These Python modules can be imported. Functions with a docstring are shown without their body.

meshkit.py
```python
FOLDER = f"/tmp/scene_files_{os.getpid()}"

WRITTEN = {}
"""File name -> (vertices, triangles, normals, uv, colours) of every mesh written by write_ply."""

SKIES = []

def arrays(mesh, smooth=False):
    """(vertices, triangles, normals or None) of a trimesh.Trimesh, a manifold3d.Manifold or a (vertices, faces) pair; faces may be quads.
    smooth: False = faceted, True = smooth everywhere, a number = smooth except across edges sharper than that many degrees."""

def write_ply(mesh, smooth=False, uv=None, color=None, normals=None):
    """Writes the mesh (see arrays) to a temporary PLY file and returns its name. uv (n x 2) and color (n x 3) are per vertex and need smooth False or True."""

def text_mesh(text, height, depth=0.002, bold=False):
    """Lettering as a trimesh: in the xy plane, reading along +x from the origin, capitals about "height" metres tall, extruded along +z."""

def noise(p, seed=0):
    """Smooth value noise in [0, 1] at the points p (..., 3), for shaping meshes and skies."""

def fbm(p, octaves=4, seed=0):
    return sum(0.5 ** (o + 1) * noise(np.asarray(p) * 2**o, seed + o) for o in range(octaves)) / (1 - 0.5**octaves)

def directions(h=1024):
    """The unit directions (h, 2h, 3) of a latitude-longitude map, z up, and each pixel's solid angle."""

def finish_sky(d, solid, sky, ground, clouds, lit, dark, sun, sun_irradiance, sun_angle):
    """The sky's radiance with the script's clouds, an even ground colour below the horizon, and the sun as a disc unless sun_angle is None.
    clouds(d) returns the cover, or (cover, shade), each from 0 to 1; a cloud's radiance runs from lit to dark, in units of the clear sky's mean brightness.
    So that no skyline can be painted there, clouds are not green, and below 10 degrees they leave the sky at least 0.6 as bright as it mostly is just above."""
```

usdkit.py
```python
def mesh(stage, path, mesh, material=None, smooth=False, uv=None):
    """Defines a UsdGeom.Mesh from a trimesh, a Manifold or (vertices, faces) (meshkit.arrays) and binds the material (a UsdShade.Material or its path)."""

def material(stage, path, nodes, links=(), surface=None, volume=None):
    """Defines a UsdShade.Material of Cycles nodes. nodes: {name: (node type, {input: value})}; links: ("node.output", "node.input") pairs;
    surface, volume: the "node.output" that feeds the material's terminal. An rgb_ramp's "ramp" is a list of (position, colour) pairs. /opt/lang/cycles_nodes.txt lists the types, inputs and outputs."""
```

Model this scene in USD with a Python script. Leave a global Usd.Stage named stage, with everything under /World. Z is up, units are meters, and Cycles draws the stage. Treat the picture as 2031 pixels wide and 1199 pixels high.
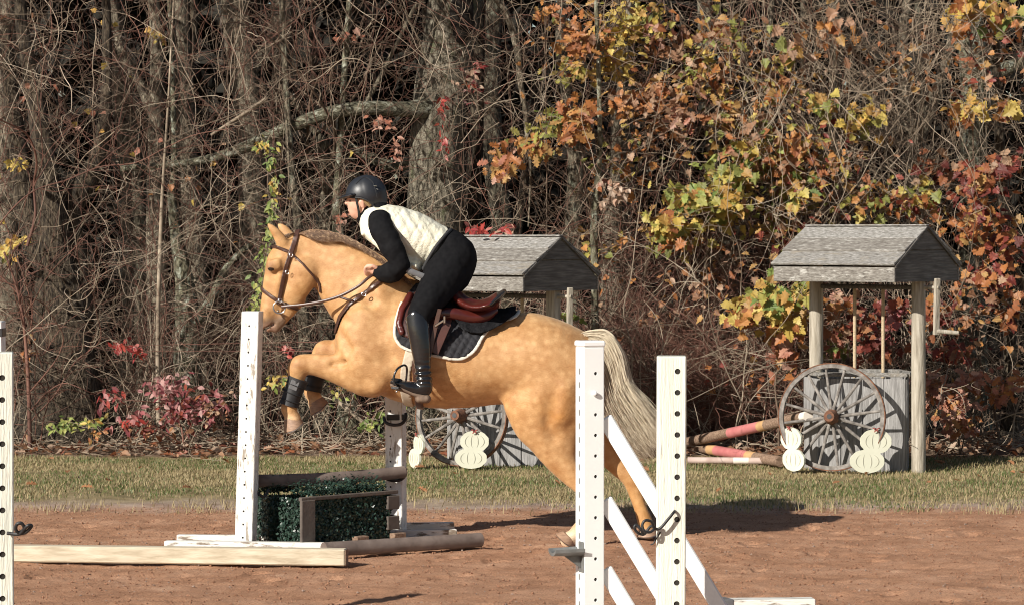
import math, random
import numpy as np
import trimesh, manifold3d
import usdkit, meshkit
from pxr import Gf, Sdf, Usd, UsdGeom, UsdLux, UsdShade, Vt

stage = Usd.Stage.CreateInMemory()
UsdGeom.SetStageUpAxis(stage, UsdGeom.Tokens.z)
UsdGeom.SetStageMetersPerUnit(stage, 1.0)
UsdGeom.Xform.Define(stage, '/World')
UsdGeom.Scope.Define(stage, '/World/Looks')
rng = np.random.default_rng(7)
random.seed(7)

# ------------------------------------------------------------------ camera, sky, sun
F, CX, HY, H = 5830.0, 1015.5, 470.0, 1.79          # focal length in photo pixels, vanishing point of the view, eye height
cam = UsdGeom.Camera.Define(stage, '/World/camera')
cam.CreateHorizontalApertureAttr(36.0)
cam.CreateVerticalApertureAttr(36.0 * 604 / 1024)
cam.CreateFocalLengthAttr(36.0 * F / 2031.0)
cam.CreateVerticalApertureOffsetAttr(-(599.5 - HY) / 2031.0 * 36.0)
cam.CreateClippingRangeAttr(Gf.Vec2f(0.5, 5000.0))
cam.CreateExposureAttr(0.54)
_cx = UsdGeom.Xformable(cam)
_cx.AddTranslateOp().Set(Gf.Vec3d(0, 0, H))
_cx.AddRotateXYZOp().Set(Gf.Vec3f(90, 0, 0))

SUN_AZ, SUN_EL = math.radians(43.0), math.radians(28.5)      # the sun stands to the left, behind the viewer
sun_dir = np.array([-math.sin(SUN_AZ) * math.cos(SUN_EL), -math.cos(SUN_AZ) * math.cos(SUN_EL), math.sin(SUN_EL)])
sky = UsdLux.DomeLight.Define(stage, '/World/sky')
skymat = usdkit.material(stage, '/World/Looks/sky_look', {
    'sky': ('sky_texture', {'sky_type': 'single_scattering', 'sun_disc': False, 'sun_elevation': SUN_EL,
                            'sun_rotation': math.atan2(sun_dir[0], sun_dir[1]), 'altitude': 100.0}),
    'bg': ('background_shader', {'strength': 0.05})}, [('sky.color', 'bg.color')], surface='bg.background')
UsdShade.MaterialBindingAPI.Apply(sky.GetPrim()).Bind(skymat)
sky.GetPrim().SetCustomDataByKey('kind', 'structure')
sky.GetPrim().SetCustomDataByKey('label', 'clear blue autumn sky above the wood')
sun = UsdLux.DistantLight.Define(stage, '/World/sun')
sun.CreateIntensityAttr(1.25)
sun.CreateAngleAttr(0.5)
sun.CreateNormalizeAttr(True)
sun.CreateColorAttr(Gf.Vec3f(1.0, 0.94, 0.85))
_m = Gf.Matrix4d().SetRotate(Gf.Rotation(Gf.Vec3d(0, 0, 1), Gf.Vec3d(*map(float, sun_dir))))
UsdGeom.Xformable(sun).AddTransformOp().Set(_m)


# ------------------------------------------------------------------ points of the place
def P(px, py, d):
    """The point at depth d seen at photo pixel (px, py)."""
    return np.array([(px - CX) * d / F, d, H - (py - HY) * d / F])


def G(px, py):
    """The ground point seen at photo pixel (px, py)."""
    d = F * H / (py - HY)
    return np.array([(px - CX) * d / F, d, 0.0])


# ------------------------------------------------------------------ prims
_names = {}


def numbered(parent, name):
    k = (str(parent), name)
    n = _names.get(k, -1) + 1
    _names[k] = n
    return f'{parent}/{name}' if n == 0 else f'{parent}/{name}_{n:03d}'


def tag(prim, label=None, category=None, group=None, kind=None):
    for k, v in (('label', label), ('category', category), ('group', group), ('kind', kind)):
        if v:
            prim.SetCustomDataByKey(k, v)
    return prim


class Thing:
    """An Xform directly under /World at the thing's base; its parts are its children."""

    def __init__(self, name, label=None, category=None, base=(0, 0, 0), rotz=0.0, group=None, kind=None):
        self.path = numbered('/World', name)
        self.base = np.array(base, float)
        self.rotz = rotz
        x = UsdGeom.Xform.Define(stage, self.path)
        x.AddTranslateOp().Set(Gf.Vec3d(*map(float, self.base)))
        if rotz:
            x.AddRotateZOp().Set(float(math.degrees(rotz)))
        self.prim = tag(x.GetPrim(), label, category, group, kind)

    def part(self, name, mesh, mat, parent=None, smooth=False, label=None, kind=None, world=True, color=None):
        v, f, n = meshkit.arrays(mesh, smooth)
        if world and parent is None or world:
            v = v - self.base
            if self.rotz:
                c, s = math.cos(-self.rotz), math.sin(-self.rotz)
                R = np.array([[c, -s, 0], [s, c, 0], [0, 0, 1.0]])
                v = v @ R.T
                n = None if n is None else n @ R.T
        p = numbered(parent or self.path, name)
        m = usdkit.mesh(stage, p, (v, f), mat)
        if n is not None:
            m.CreateNormalsAttr(Vt.Vec3fArray.FromNumpy(n.astype(np.float32)))
            m.SetNormalsInterpolation('vertex')
        if color is not None:
            UsdGeom.PrimvarsAPI(m).CreatePrimvar('tint', Sdf.ValueTypeNames.Color3fArray, 'vertex').Set(Vt.Vec3fArray.FromNumpy(np.asarray(color, np.float32)))
        tag(m.GetPrim(), label, None, None, kind)
        return p

    def hair(self, name, strands, mat, parent=None, label=None, kind=None):
        p = numbered(parent or self.path, name)
        curves(p, [(s - self.base, w) for s, w in strands], mat)
        tag(stage.GetPrimAtPath(p), label, None, None, kind)
        return p


def curves(path, strands, mat):
    c = UsdGeom.BasisCurves.Define(stage, path)
    c.CreateTypeAttr('linear')
    c.CreateCurveVertexCountsAttr(Vt.IntArray.FromNumpy(np.array([len(s) for s, _ in strands], np.int32)))
    c.CreatePointsAttr(Vt.Vec3fArray.FromNumpy(np.vstack([s for s, _ in strands]).astype(np.float32)))
    c.CreateWidthsAttr(Vt.FloatArray.FromNumpy(np.concatenate([w for _, w in strands]).astype(np.float32)))
    c.SetWidthsInterpolation('vertex')
    UsdShade.MaterialBindingAPI.Apply(c.GetPrim()).Bind(mat)
    return c


def single(name, mesh, mat, label=None, category=None, group=None, kind=None, smooth=False):
    """A thing (or a piece of the setting) that is one mesh."""
    p = numbered('/World', name)
    m = usdkit.mesh(stage, p, mesh, mat, smooth=smooth)
    return tag(m.GetPrim(), label, category, group, kind)


# ------------------------------------------------------------------ materials
_mats = {}


def mat(name, stops, scale=(1, 1, 1), noise=6.0, detail=5.0, rough=0.7, bump=None, coord='object', metallic=0.0,
        island=0.0, distort=0.0, spec=0.5, blotch=None, translucent=0.0, tint=False, coat=0.0, sheen=0.0, ramp2=None):
    """A principled material whose colour runs along 'stops' by stretched noise. blotch: (scale, colour, from, to) patches of a second colour."""
    if name in _mats:
        return _mats[name]
    n = {'tc': ('texture_coordinate', {}), 'geo': ('geometry', {}),
         'map': ('mapping', {'scale': scale}),
         'no': ('noise_texture', {'scale': noise, 'detail': detail, 'roughness': 0.6, 'distortion': distort}),
         'ramp': ('rgb_ramp', {'ramp': stops}),
         'p': ('principled_bsdf', {'roughness': rough, 'metallic': metallic, 'specular_ior_level': spec, 'coat_weight': coat,
                                   'coat_roughness': 0.12, 'sheen_weight': sheen, 'sheen_roughness': 0.4})}
    src = 'geo.position' if coord == 'position' else 'tc.object'
    l = [(src, 'map.vector'), ('map.vector', 'no.vector')]
    if island:
        n['mr'] = ('math', {'math_type': 'multiply_add', 'value2': island, 'value3': -island / 2})
        n['ad'] = ('math', {'math_type': 'add'})
        l += [('geo.random_per_island', 'mr.value1'), ('mr.value', 'ad.value1'), ('no.fac', 'ad.value2'), ('ad.value', 'ramp.fac')]
    else:
        l += [('no.fac', 'ramp.fac')]
    out = 'ramp.color'
    if blotch:
        sc, colr, a, b = blotch
        n['bmap'] = ('mapping', {'scale': scale})
        n['bn'] = ('noise_texture', {'scale': sc, 'detail': 6.0, 'roughness': 0.65})
        n['br'] = ('map_range', {'from_min': a, 'from_max': b, 'clamp': True})
        n['bm'] = ('mix_color', {'b': colr})
        l += [(src, 'bmap.vector'), ('bmap.vector', 'bn.vector'), ('bn.fac', 'br.value'), ('br.result', 'bm.fac'), (out, 'bm.a')]
        out = 'bm.result'
    if tint:
        n['at'] = ('attribute', {'attribute': 'tint'})
        n['tm'] = ('mix_color', {'blend_type': 'multiply', 'fac': 1.0})
        l += [('at.color', 'tm.a'), (out, 'tm.b')]
        out = 'tm.result'
    l.append((out, 'p.base_color'))
    if bump:
        bs, bd, bst = bump
        n['n2'] = ('noise_texture', {'scale': bs, 'detail': 5.0, 'roughness': 0.65})
        n['bu'] = ('bump', {'distance': bd, 'strength': bst})
        l += [('map.vector', 'n2.vector'), ('n2.fac', 'bu.height'), ('bu.normal', 'p.normal')]
    surf = 'p.BSDF'
    if translucent:
        n['tr'] = ('translucent_bsdf', {})
        n['mx'] = ('mix_closure', {'fac': translucent})
        l += [(out, 'tr.color'), ('p.BSDF', 'mx.closure1'), ('tr.BSDF', 'mx.closure2')]
        surf = 'mx.closure'
    _mats[name] = usdkit.material(stage, '/World/Looks/' + name, n, l, surface=surf)
    return _mats[name]


# ------------------------------------------------------------------ small meshes
_hullf = None


def cbox(size, c=0.004):
    """A box about the origin with chamfered edges."""
    s = np.array(size, float) / 2
    c = min(c, s.min() * 0.45)
    pts = [(sx * (s[0] - (c if k != 0 else 0)), sy * (s[1] - (c if k != 1 else 0)), sz * (s[2] - (c if k != 2 else 0)))
           for sx in (-1, 1) for sy in (-1, 1) for sz in (-1, 1) for k in range(3)]
    return np.array(pts), _box_faces()


def _box_faces():
    global _hullf
    if _hullf is None:
        pts = [(sx * (1 - (.1 if k != 0 else 0)), sy * (1 - (.1 if k != 1 else 0)), sz * (1 - (.1 if k != 2 else 0)))
               for sx in (-1, 1) for sy in (-1, 1) for sz in (-1, 1) for k in range(3)]
        pts = np.array(pts)
        h = trimesh.Trimesh(pts, process=False).convex_hull
        idx = [int(np.argmin(((pts - v) ** 2).sum(1))) for v in h.vertices]
        _hullf = np.array(idx)[h.faces]
    return _hullf


def frame(a, b, up=(0, 0, 1)):
    a, b = np.array(a, float), np.array(b, float)
    x = b - a
    L = np.linalg.norm(x)
    x = x / L
    z = np.array(up, float)
    z = z - x * (z @ x)
    if np.linalg.norm(z) < 1e-6:
        z = np.array([0, 1.0, 0]) - x * x[1]
    z = z / np.linalg.norm(z)
    return np.stack([x, np.cross(z, x), z], 1), L


def beam(a, b, w, t, up=(0, 0, 1), c=0.004):
    """A chamfered board from a to b: w across, t along 'up'."""
    R, L = frame(a, b, up)
    v, f = cbox((L, w, t), c)
    return v @ R.T + (np.array(a, float) + np.array(b, float)) / 2, f


def tube(pts, r, n=8, caps=True, flat=None, up=(0, 0, 1)):
    """A swept tube; r a number or one per point; flat: (across, along-up) factors."""
    pts = np.asarray(pts, float)
    m = len(pts)
    r = np.broadcast_to(np.asarray(r, float), (m,))
    t = np.gradient(pts, axis=0)
    t /= np.maximum(np.linalg.norm(t, axis=1, keepdims=True), 1e-9)
    u = np.array(up, float) - t[0] * (t[0] @ np.array(up, float))
    if np.linalg.norm(u) < 1e-3:
        u = np.array([1.0, 0.3, 0]) - t[0] * (t[0] @ np.array([1.0, 0.3, 0]))
    u /= np.linalg.norm(u)
    ang = np.arange(n) / n * 2 * np.pi
    V = []
    for i in range(m):
        u = u - t[i] * (t[i] @ u)
        u /= np.linalg.norm(u)
        w = np.cross(t[i], u)
        fa, fb = flat or (1, 1)
        V.append(pts[i] + r[i] * (fa * np.cos(ang)[:, None] * w + fb * np.sin(ang)[:, None] * u))
    V = np.vstack(V)
    i, j = np.meshgrid(np.arange(m - 1), np.arange(n), indexing='ij')
    a, b = i * n + j, i * n + (j + 1) % n
    f = np.concatenate([np.stack([a, b, b + n], -1).reshape(-1, 3), np.stack([a, b + n, a + n], -1).reshape(-1, 3)])
    if caps:
        V = np.vstack([V, pts[0], pts[-1]])
        k = np.arange(n)
        f = np.vstack([f, np.stack([np.full(n, m * n), (k + 1) % n, k], 1), np.stack([np.full(n, m * n + 1), (m - 1) * n + k, (m - 1) * n + (k + 1) % n], 1)])
    return V, f


def cyl(a, b, r0, r1=None, n=16):
    r1 = r0 if r1 is None else r1
    return tube([a, b], [r0, r1], n)


def join(*ms):
    V, Fc, o = [], [], 0
    for m in ms:
        if hasattr(m, 'vertices'):
            m = (np.array(m.vertices), np.array(m.faces))
        v, f = np.asarray(m[0]), np.asarray(m[1])
        V.append(v); Fc.append(f + o); o += len(v)
    return np.vstack(V), np.vstack(Fc)


def smooth_path(pts, n=6):
    """Catmull-Rom through the rows of pts (any number of columns)."""
    p = np.asarray(pts, float)
    p = np.vstack([2 * p[0] - p[1], p, 2 * p[-1] - p[-2]])
    t = np.linspace(0, 1, n, endpoint=False)[:, None]
    out = []
    for i in range(1, len(p) - 2):
        a, b, c, d = p[i - 1], p[i], p[i + 1], p[i + 2]
        out.append(0.5 * (2 * b + (c - a) * t + (2 * a - 5 * b + 4 * c - d) * t ** 2 + (3 * b - a - 3 * c + d) * t ** 3))
    return np.vstack(out + [p[-2][None]])


def to_manifold(m):
    v, f = m
    return manifold3d.Manifold(manifold3d.Mesh(np.asarray(v, np.float32), np.asarray(f, np.uint32)))


def rotz(v, a):
    c, s = math.cos(a), math.sin(a)
    return np.asarray(v) @ np.array([[c, -s, 0], [s, c, 0], [0, 0, 1.0]]).T
# ------------------------------------------------------------------ bodies as smooth unions of tapered limbs
HZ = 17.3          # depth of the horse's middle


class Chain:
    """A limb through points (px, py, side, radius in pixels[, side ratio]); side in metres from the horse's middle, + away from the viewer."""

    def __init__(self, pts, k=0.03, sub=4, neg=False, depth=HZ):
        q = np.array([tuple(p) + (1.0,) * (5 - len(p)) for p in pts], float)
        if len(q) == 1:
            q = np.vstack([q, q + [0.5, 0, 0, 0, 0]])
        if len(q) > 2 and sub > 1:
            q = smooth_path(q, sub)
        d = depth + q[:, 2]
        self.c = np.stack([(q[:, 0] - CX) * d / F, d, H - (q[:, 1] - HY) * d / F], 1)
        self.r = np.maximum(q[:, 3], 0.5) * d / F
        self.ratio = q[:, 4]
        self.k, self.neg = k, neg

    def bounds(self, m):
        rr = np.stack([self.r, self.r * np.maximum(self.ratio, 1), self.r], 1)
        return (self.c - rr).min(0) - m, (self.c + rr).max(0) + m

    def dist(self, X, Y, Z):
        best = None
        for i in range(len(self.c) - 1):
            a, b = self.c[i], self.c[i + 1]
            ab = b - a
            L2 = max(ab @ ab, 1e-12)
            x, y, z = X - a[0], Y - a[1], Z - a[2]
            t = np.clip((x * ab[0] + y * ab[1] + z * ab[2]) / L2, 0, 1)
            r = self.r[i] + (self.r[i + 1] - self.r[i]) * t
            ra = self.ratio[i] + (self.ratio[i + 1] - self.ratio[i]) * t
            d = np.sqrt((x - t * ab[0]) ** 2 + ((y - t * ab[1]) / ra) ** 2 + (z - t * ab[2]) ** 2) - r
            d = d * np.minimum(ra, 1.0)
            best = d if best is None else np.minimum(best, d)
        return best


class Grid:
    def __init__(self, lo, hi, h):
        self.lo, self.h = np.array(lo, float), h
        self.n = np.maximum(np.ceil((np.array(hi) - self.lo) / h).astype(int) + 1, 3)
        self.ax = [(self.lo[i] + h * np.arange(self.n[i])).astype(np.float32) for i in range(3)]
        self.X, self.Y, self.Z = self.ax[0][:, None, None], self.ax[1][None, :, None], self.ax[2][None, None, :]

    def field(self, prims, margin=0.05):
        Fd = np.full(self.n, 1.0, np.float32)
        for p in prims:
            m = p.k + margin
            lo, hi = p.bounds(m)
            i0 = np.clip(np.floor((lo - self.lo) / self.h).astype(int), 0, self.n)
            i1 = np.clip(np.ceil((hi - self.lo) / self.h).astype(int) + 1, 0, self.n)
            if (i1 <= i0).any():
                continue
            sl = tuple(slice(a, b) for a, b in zip(i0, i1))
            d = p.dist(self.X[sl[0]], self.Y[:, sl[1]], self.Z[:, :, sl[2]])
            f = Fd[sl]
            h = np.maximum(p.k - np.abs(f - d), 0) if not p.neg else np.maximum(p.k - np.abs(f + d), 0)
            q = h * h / (4 * p.k)
            Fd[sl] = (np.minimum(f, d) - q) if not p.neg else (np.maximum(f, -d) + q)
        return Fd


def nets(Fd, g):
    """Surface nets of the zero level."""
    ins = Fd < 0
    n = np.array(Fd.shape) - 1
    def corner(a, dx, dy, dz):
        return a[dx:dx + n[0], dy:dy + n[1], dz:dz + n[2]]
    cnt = sum(corner(ins, *o).astype(np.int8) for o in np.ndindex(2, 2, 2))
    cells = np.argwhere((cnt > 0) & (cnt < 8))
    idx = np.full(n, -1, np.int64)
    idx[tuple(cells.T)] = np.arange(len(cells))
    acc, num = np.zeros((len(cells), 3)), np.zeros(len(cells))
    for axis in range(3):
        for o in np.ndindex(2, 2):
            a = [0, 0, 0]
            oth = [i for i in range(3) if i != axis]
            a[oth[0]], a[oth[1]] = o
            b = list(a); b[axis] = 1
            fa, fb = Fd[tuple((cells + a).T)].astype(float), Fd[tuple((cells + b).T)].astype(float)
            cr = (fa < 0) != (fb < 0)
            t = np.where(cr, fa / np.where(cr, fa - fb, 1), 0)
            pt = np.tile(np.array(a, float), (len(cells), 1))
            pt[:, axis] = t
            acc += pt * cr[:, None]
            num += cr
    V = g.lo + g.h * (cells + acc / num[:, None])
    faces = []
    for axis in range(3):
        o1, o2 = [i for i in range(3) if i != axis]
        lo = [slice(None)] * 3; hi = [slice(None)] * 3
        lo[axis] = slice(0, -1); hi[axis] = slice(1, None)
        cr = np.argwhere(ins[tuple(lo)] != ins[tuple(hi)])
        ok = (cr[:, o1] > 0) & (cr[:, o2] > 0) & (cr[:, o1] < n[o1]) & (cr[:, o2] < n[o2])
        cr = cr[ok]
        e1, e2 = np.zeros(3, int), np.zeros(3, int)
        e1[o1] = 1; e2[o2] = 1
        q = np.stack([idx[tuple((cr - e1 - e2).T)], idx[tuple((cr - e2).T)], idx[tuple(cr.T)], idx[tuple((cr - e1).T)]], 1)
        flip = ins[tuple(cr.T)] ^ (axis == 1)
        q[~flip] = q[~flip][:, ::-1]
        faces.append(q)
    q = np.vstack(faces)
    q = q[(q >= 0).all(1)]
    f = np.vstack([q[:, [0, 1, 2]], q[:, [0, 2, 3]]])
    m = trimesh.Trimesh(V, f, process=False)
    if m.volume < 0:
        f = f[:, ::-1]
    return V, f


def blob(prims, h, margin=0.04, extra=None, pad=0.02, taubin=4):
    los, his = zip(*[p.bounds(pad) for p in prims if not p.neg])
    g = Grid(np.min(los, 0), np.max(his, 0), h)
    Fd = g.field(prims, margin)
    if extra is not None:
        Fd = extra(Fd, g)
    return relax(nets(Fd, g), taubin)


def relax(m, n=4):
    """Taubin smoothing; a vertex never moves far from where it was."""
    if not n:
        return m
    v0, f = m
    e = np.vstack([f[:, [0, 1]], f[:, [1, 2]], f[:, [2, 0]]])
    e = np.unique(np.sort(e, 1), axis=0)
    N = len(v0)
    deg = np.bincount(e.ravel(), minlength=N)
    L = np.median(np.linalg.norm(v0[e[:, 0]] - v0[e[:, 1]], axis=1))
    import scipy.sparse as sp
    A = sp.coo_matrix((np.ones(2 * len(e)), (np.r_[e[:, 0], e[:, 1]], np.r_[e[:, 1], e[:, 0]])), shape=(N, N)).tocsr()
    inv = 1.0 / np.maximum(deg, 1)[:, None]
    v = v0.copy()
    for _ in range(n):
        for lam in (.5, -.52):
            v = v + lam * np.where(deg[:, None] > 0, (A @ v) * inv - v, 0)
    d = v - v0
    l = np.linalg.norm(d, axis=1, keepdims=True)
    return v0 + d * np.minimum(1, L / np.maximum(l, 1e-12)), f


def px_poly(pts, d=HZ):
    """Photo pixels to (x, z) at depth d."""
    p = np.array(pts, float)
    return np.stack([(p[:, 0] - CX) * d / F, H - (p[:, 1] - HY) * d / F], 1)


def line_dist(g, poly, closed):
    """Distance from the (x, z) columns of a grid to a polyline; negative inside when closed."""
    x, z = np.meshgrid(g.ax[0], g.ax[2], indexing='ij')
    best = np.full(x.shape, 1e9); inside = np.zeros(x.shape, bool)
    n = len(poly)
    for i in range(n if closed else n - 1):
        a, b = poly[i], poly[(i + 1) % n]
        e = b - a
        t = np.clip(((x - a[0]) * e[0] + (z - a[1]) * e[1]) / max(e @ e, 1e-12), 0, 1)
        best = np.minimum(best, np.hypot(x - a[0] - t * e[0], z - a[1] - t * e[1]))
        if closed:
            c = (a[1] > z) != (b[1] > z)
            inside ^= c & (x < a[0] + (z - a[1]) / np.where(c, b[1] - a[1], 1) * e[0])
    d = np.where(inside, -best, best) if closed else best
    return d[:, None, :].astype(np.float32)


# ------------------------------------------------------------------ ground
_rp = np.random.default_rng(19)
PRINTS = []
for _k in range(26):
    _a, _b, _s = _rp.uniform(-3.2, 3.6), _rp.uniform(13.2, 19.2), _rp.uniform(-.25, .25)
    for _j in range(7):
        PRINTS.append((_a - .38 * _j + _rp.normal(0, .05), _b + _s * _j * .38 + _rp.normal(0, .06) + .12 * (_j % 2), _rp.uniform(.055, .075), _rp.uniform(.008, .022)))


def sand_height(x, y):
    p = np.stack([x, y, np.zeros_like(x)], -1)
    h = (meshkit.fbm(p * [2.2, 3.2, 1], 4, 21) - .5) * .036 + (meshkit.fbm(p * 14, 3, 22) - .5) * .013 + (meshkit.fbm(p * 42, 2, 23) - .5) * .012
    h += (meshkit.noise(p * [1.1, 15, 1], 24) - .5) * .012
    fade = np.clip((19.6 - y) / 1.2, 0, 1)
    far = np.clip((25.0 - y) / 1.0, .5, 1)
    for a, b, r_, dp in PRINTS:          # hoof prints: a dent with a pushed-up rim
        near = (np.abs(x - a) < .22) & (np.abs(y - b) < .22)
        if near.any():
            q = np.hypot(x[near] - a, (y[near] - b) * .85) / r_
            h[near] += np.where(q < 1, -dp * (1 - q ** 4), dp * .55 * np.exp(-((q - 1.18) / .2) ** 2))
    return h * (.3 + .7 * fade) * far - .012


def spread(*segs):
    return np.unique(np.concatenate([np.arange(a, b, s) for a, b, s in segs]))


gx = np.unique(np.concatenate([-np.geomspace(4.2, 900, 24), spread((-4.2, 4.6, .028)), np.geomspace(4.6, 900, 24)]))
gy = np.unique(np.concatenate([-np.geomspace(1, 300, 12), spread((-1, 12, .8), (12, 20.2, .026), (20.2, 27, .07), (27, 42, .8)), np.geomspace(42, 1500, 16)]))
X, Y = np.meshgrid(gx, gy, indexing='ij')
Z = sand_height(X, Y)
Z = np.where((np.abs(X) < 5) & (Y > 11) & (Y < 40), Z, -.012)
nx, ny = X.shape
i, j = np.meshgrid(np.arange(nx - 1), np.arange(ny - 1), indexing='ij')
a = i * ny + j
gf = np.concatenate([np.stack([a, a + ny, a + ny + 1], -1).reshape(-1, 3), np.stack([a, a + ny + 1, a + 1], -1).reshape(-1, 3)])
gnodes = {
    'geo': ('geometry', {}), 'sep': ('separate_xyz', {}),
    'nb': ('noise_texture', {'scale': 1.6, 'detail': 6.0, 'roughness': 0.7}),
    'yy': ('math', {'math_type': 'multiply_add', 'value2': 1.5, 'value3': -.75}), 'ya': ('math', {'math_type': 'add'}),
    # sand
    'sn': ('noise_texture', {'scale': 2.6, 'detail': 8.0, 'roughness': 0.7}),
    'sr': ('rgb_ramp', {'ramp': [(.30, (.250, .126, .070)), (.48, (.370, .198, .115)), (.62, (.440, .252, .156)), (.75, (.51, .34, .23))]}),
    'sf': ('noise_texture', {'scale': 95.0, 'detail': 4.0, 'roughness': 0.7}),
    'sfr': ('rgb_ramp', {'ramp': [(.30, (.62, .58, .55)), (.5, (1, 1, 1)), (.68, (1.25, 1.28, 1.32))]}),
    'sm': ('mix_color', {'blend_type': 'multiply', 'fac': 1.0, 'use_clamp': False}),
    # verge: pale dry grit
    'vr': ('rgb_ramp', {'ramp': [(.35, (.27, .19, .145)), (.55, (.40, .305, .245)), (.7, (.50, .42, .345))]}),
    # lawn soil
    'gn': ('noise_texture', {'scale': 3.5, 'detail': 7.0, 'roughness': 0.7}),
    'gr': ('rgb_ramp', {'ramp': [(.35, (.15, .12, .06)), (.5, (.25, .195, .10)), (.65, (.34, .265, .16))]}),
    # litter
    'lr': ('rgb_ramp', {'ramp': [(.3, (.09, .055, .038)), (.5, (.20, .135, .092)), (.7, (.32, .235, .17))]}),
    'm1': ('map_range', {'from_min': 19.25, 'from_max': 19.75, 'clamp': True}), 'm2': ('map_range', {'from_min': 19.75, 'from_max': 20.35, 'clamp': True}),
    'm3': ('map_range', {'from_min': 24.0, 'from_max': 24.35, 'clamp': True}),
    'c1': ('mix_color', {}), 'c2': ('mix_color', {}), 'c3': ('mix_color', {}),
    'bn': ('noise_texture', {'scale': 70.0, 'detail': 7.0, 'roughness': 0.75}),
    'bu': ('bump', {'distance': .014, 'strength': .8}),
    'p': ('principled_bsdf', {'roughness': .92, 'specular_ior_level': .25})}
gl = [('geo.position', 'sep.vector'), ('geo.position', 'nb.vector'), ('nb.fac', 'yy.value1'), ('sep.y', 'ya.value1'), ('yy.value', 'ya.value2'),
      ('geo.position', 'sn.vector'), ('sn.fac', 'sr.fac'), ('geo.position', 'sf.vector'), ('sf.fac', 'sfr.fac'), ('sr.color', 'sm.a'), ('sfr.color', 'sm.b'),
      ('sn.fac', 'vr.fac'), ('geo.position', 'gn.vector'), ('gn.fac', 'gr.fac'), ('gn.fac', 'lr.fac'),
      ('ya.value', 'm1.value'), ('ya.value', 'm2.value'), ('ya.value', 'm3.value'),
      ('m1.result', 'c1.fac'), ('sm.result', 'c1.a'), ('vr.color', 'c1.b'), ('m2.result', 'c2.fac'), ('c1.result', 'c2.a'), ('gr.color', 'c2.b'),
      ('m3.result', 'c3.fac'), ('c2.result', 'c3.a'), ('lr.color', 'c3.b'), ('c3.result', 'p.base_color'),
      ('geo.position', 'bn.vector'), ('bn.fac', 'bu.height'), ('bu.normal', 'p.normal')]
ground_m = usdkit.material(stage, '/World/Looks/ground_look', gnodes, gl, surface='p.BSDF')
single('ground', (np.stack([X, Y, Z], -1).reshape(-1, 3), gf), ground_m, 'reddish brown riding arena sand meeting grass and leaf litter', kind='structure', smooth=True)

# crumbs of sand and grit
rg = np.random.default_rng(77)
def scatter_lumps(n, x0, x1, y0, y1, smin, smax, seed, lift=.3):
    r = np.random.default_rng(seed)
    base = np.array([(1, 0, 0), (-1, 0, 0), (0, 1, 0), (0, -1, 0), (0, 0, 1), (0, 0, -1)], float)
    fc = np.array([(0, 2, 4), (2, 1, 4), (1, 3, 4), (3, 0, 4), (2, 0, 5), (1, 2, 5), (3, 1, 5), (0, 3, 5)])
    x, y = r.uniform(x0, x1, n), r.uniform(y0, y1, n)
    s = smin + (smax - smin) * r.uniform(size=n) ** 4
    v = base[None] * r.uniform(.6, 1.25, (n, 6, 1)) + r.normal(0, .12, (n, 6, 3))
    ang = r.uniform(0, 6.28, n)
    c, sn = np.cos(ang)[:, None], np.sin(ang)[:, None]
    v = np.stack([v[..., 0] * c - v[..., 1] * sn, v[..., 0] * sn + v[..., 1] * c, v[..., 2] * .75], -1) * s[:, None, None]
    v += np.stack([x, y, sand_height(x, y) + s * lift], -1)[:, None]
    return v.reshape(-1, 3), (fc[None] + 6 * np.arange(n)[:, None, None]).reshape(-1, 3)


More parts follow.
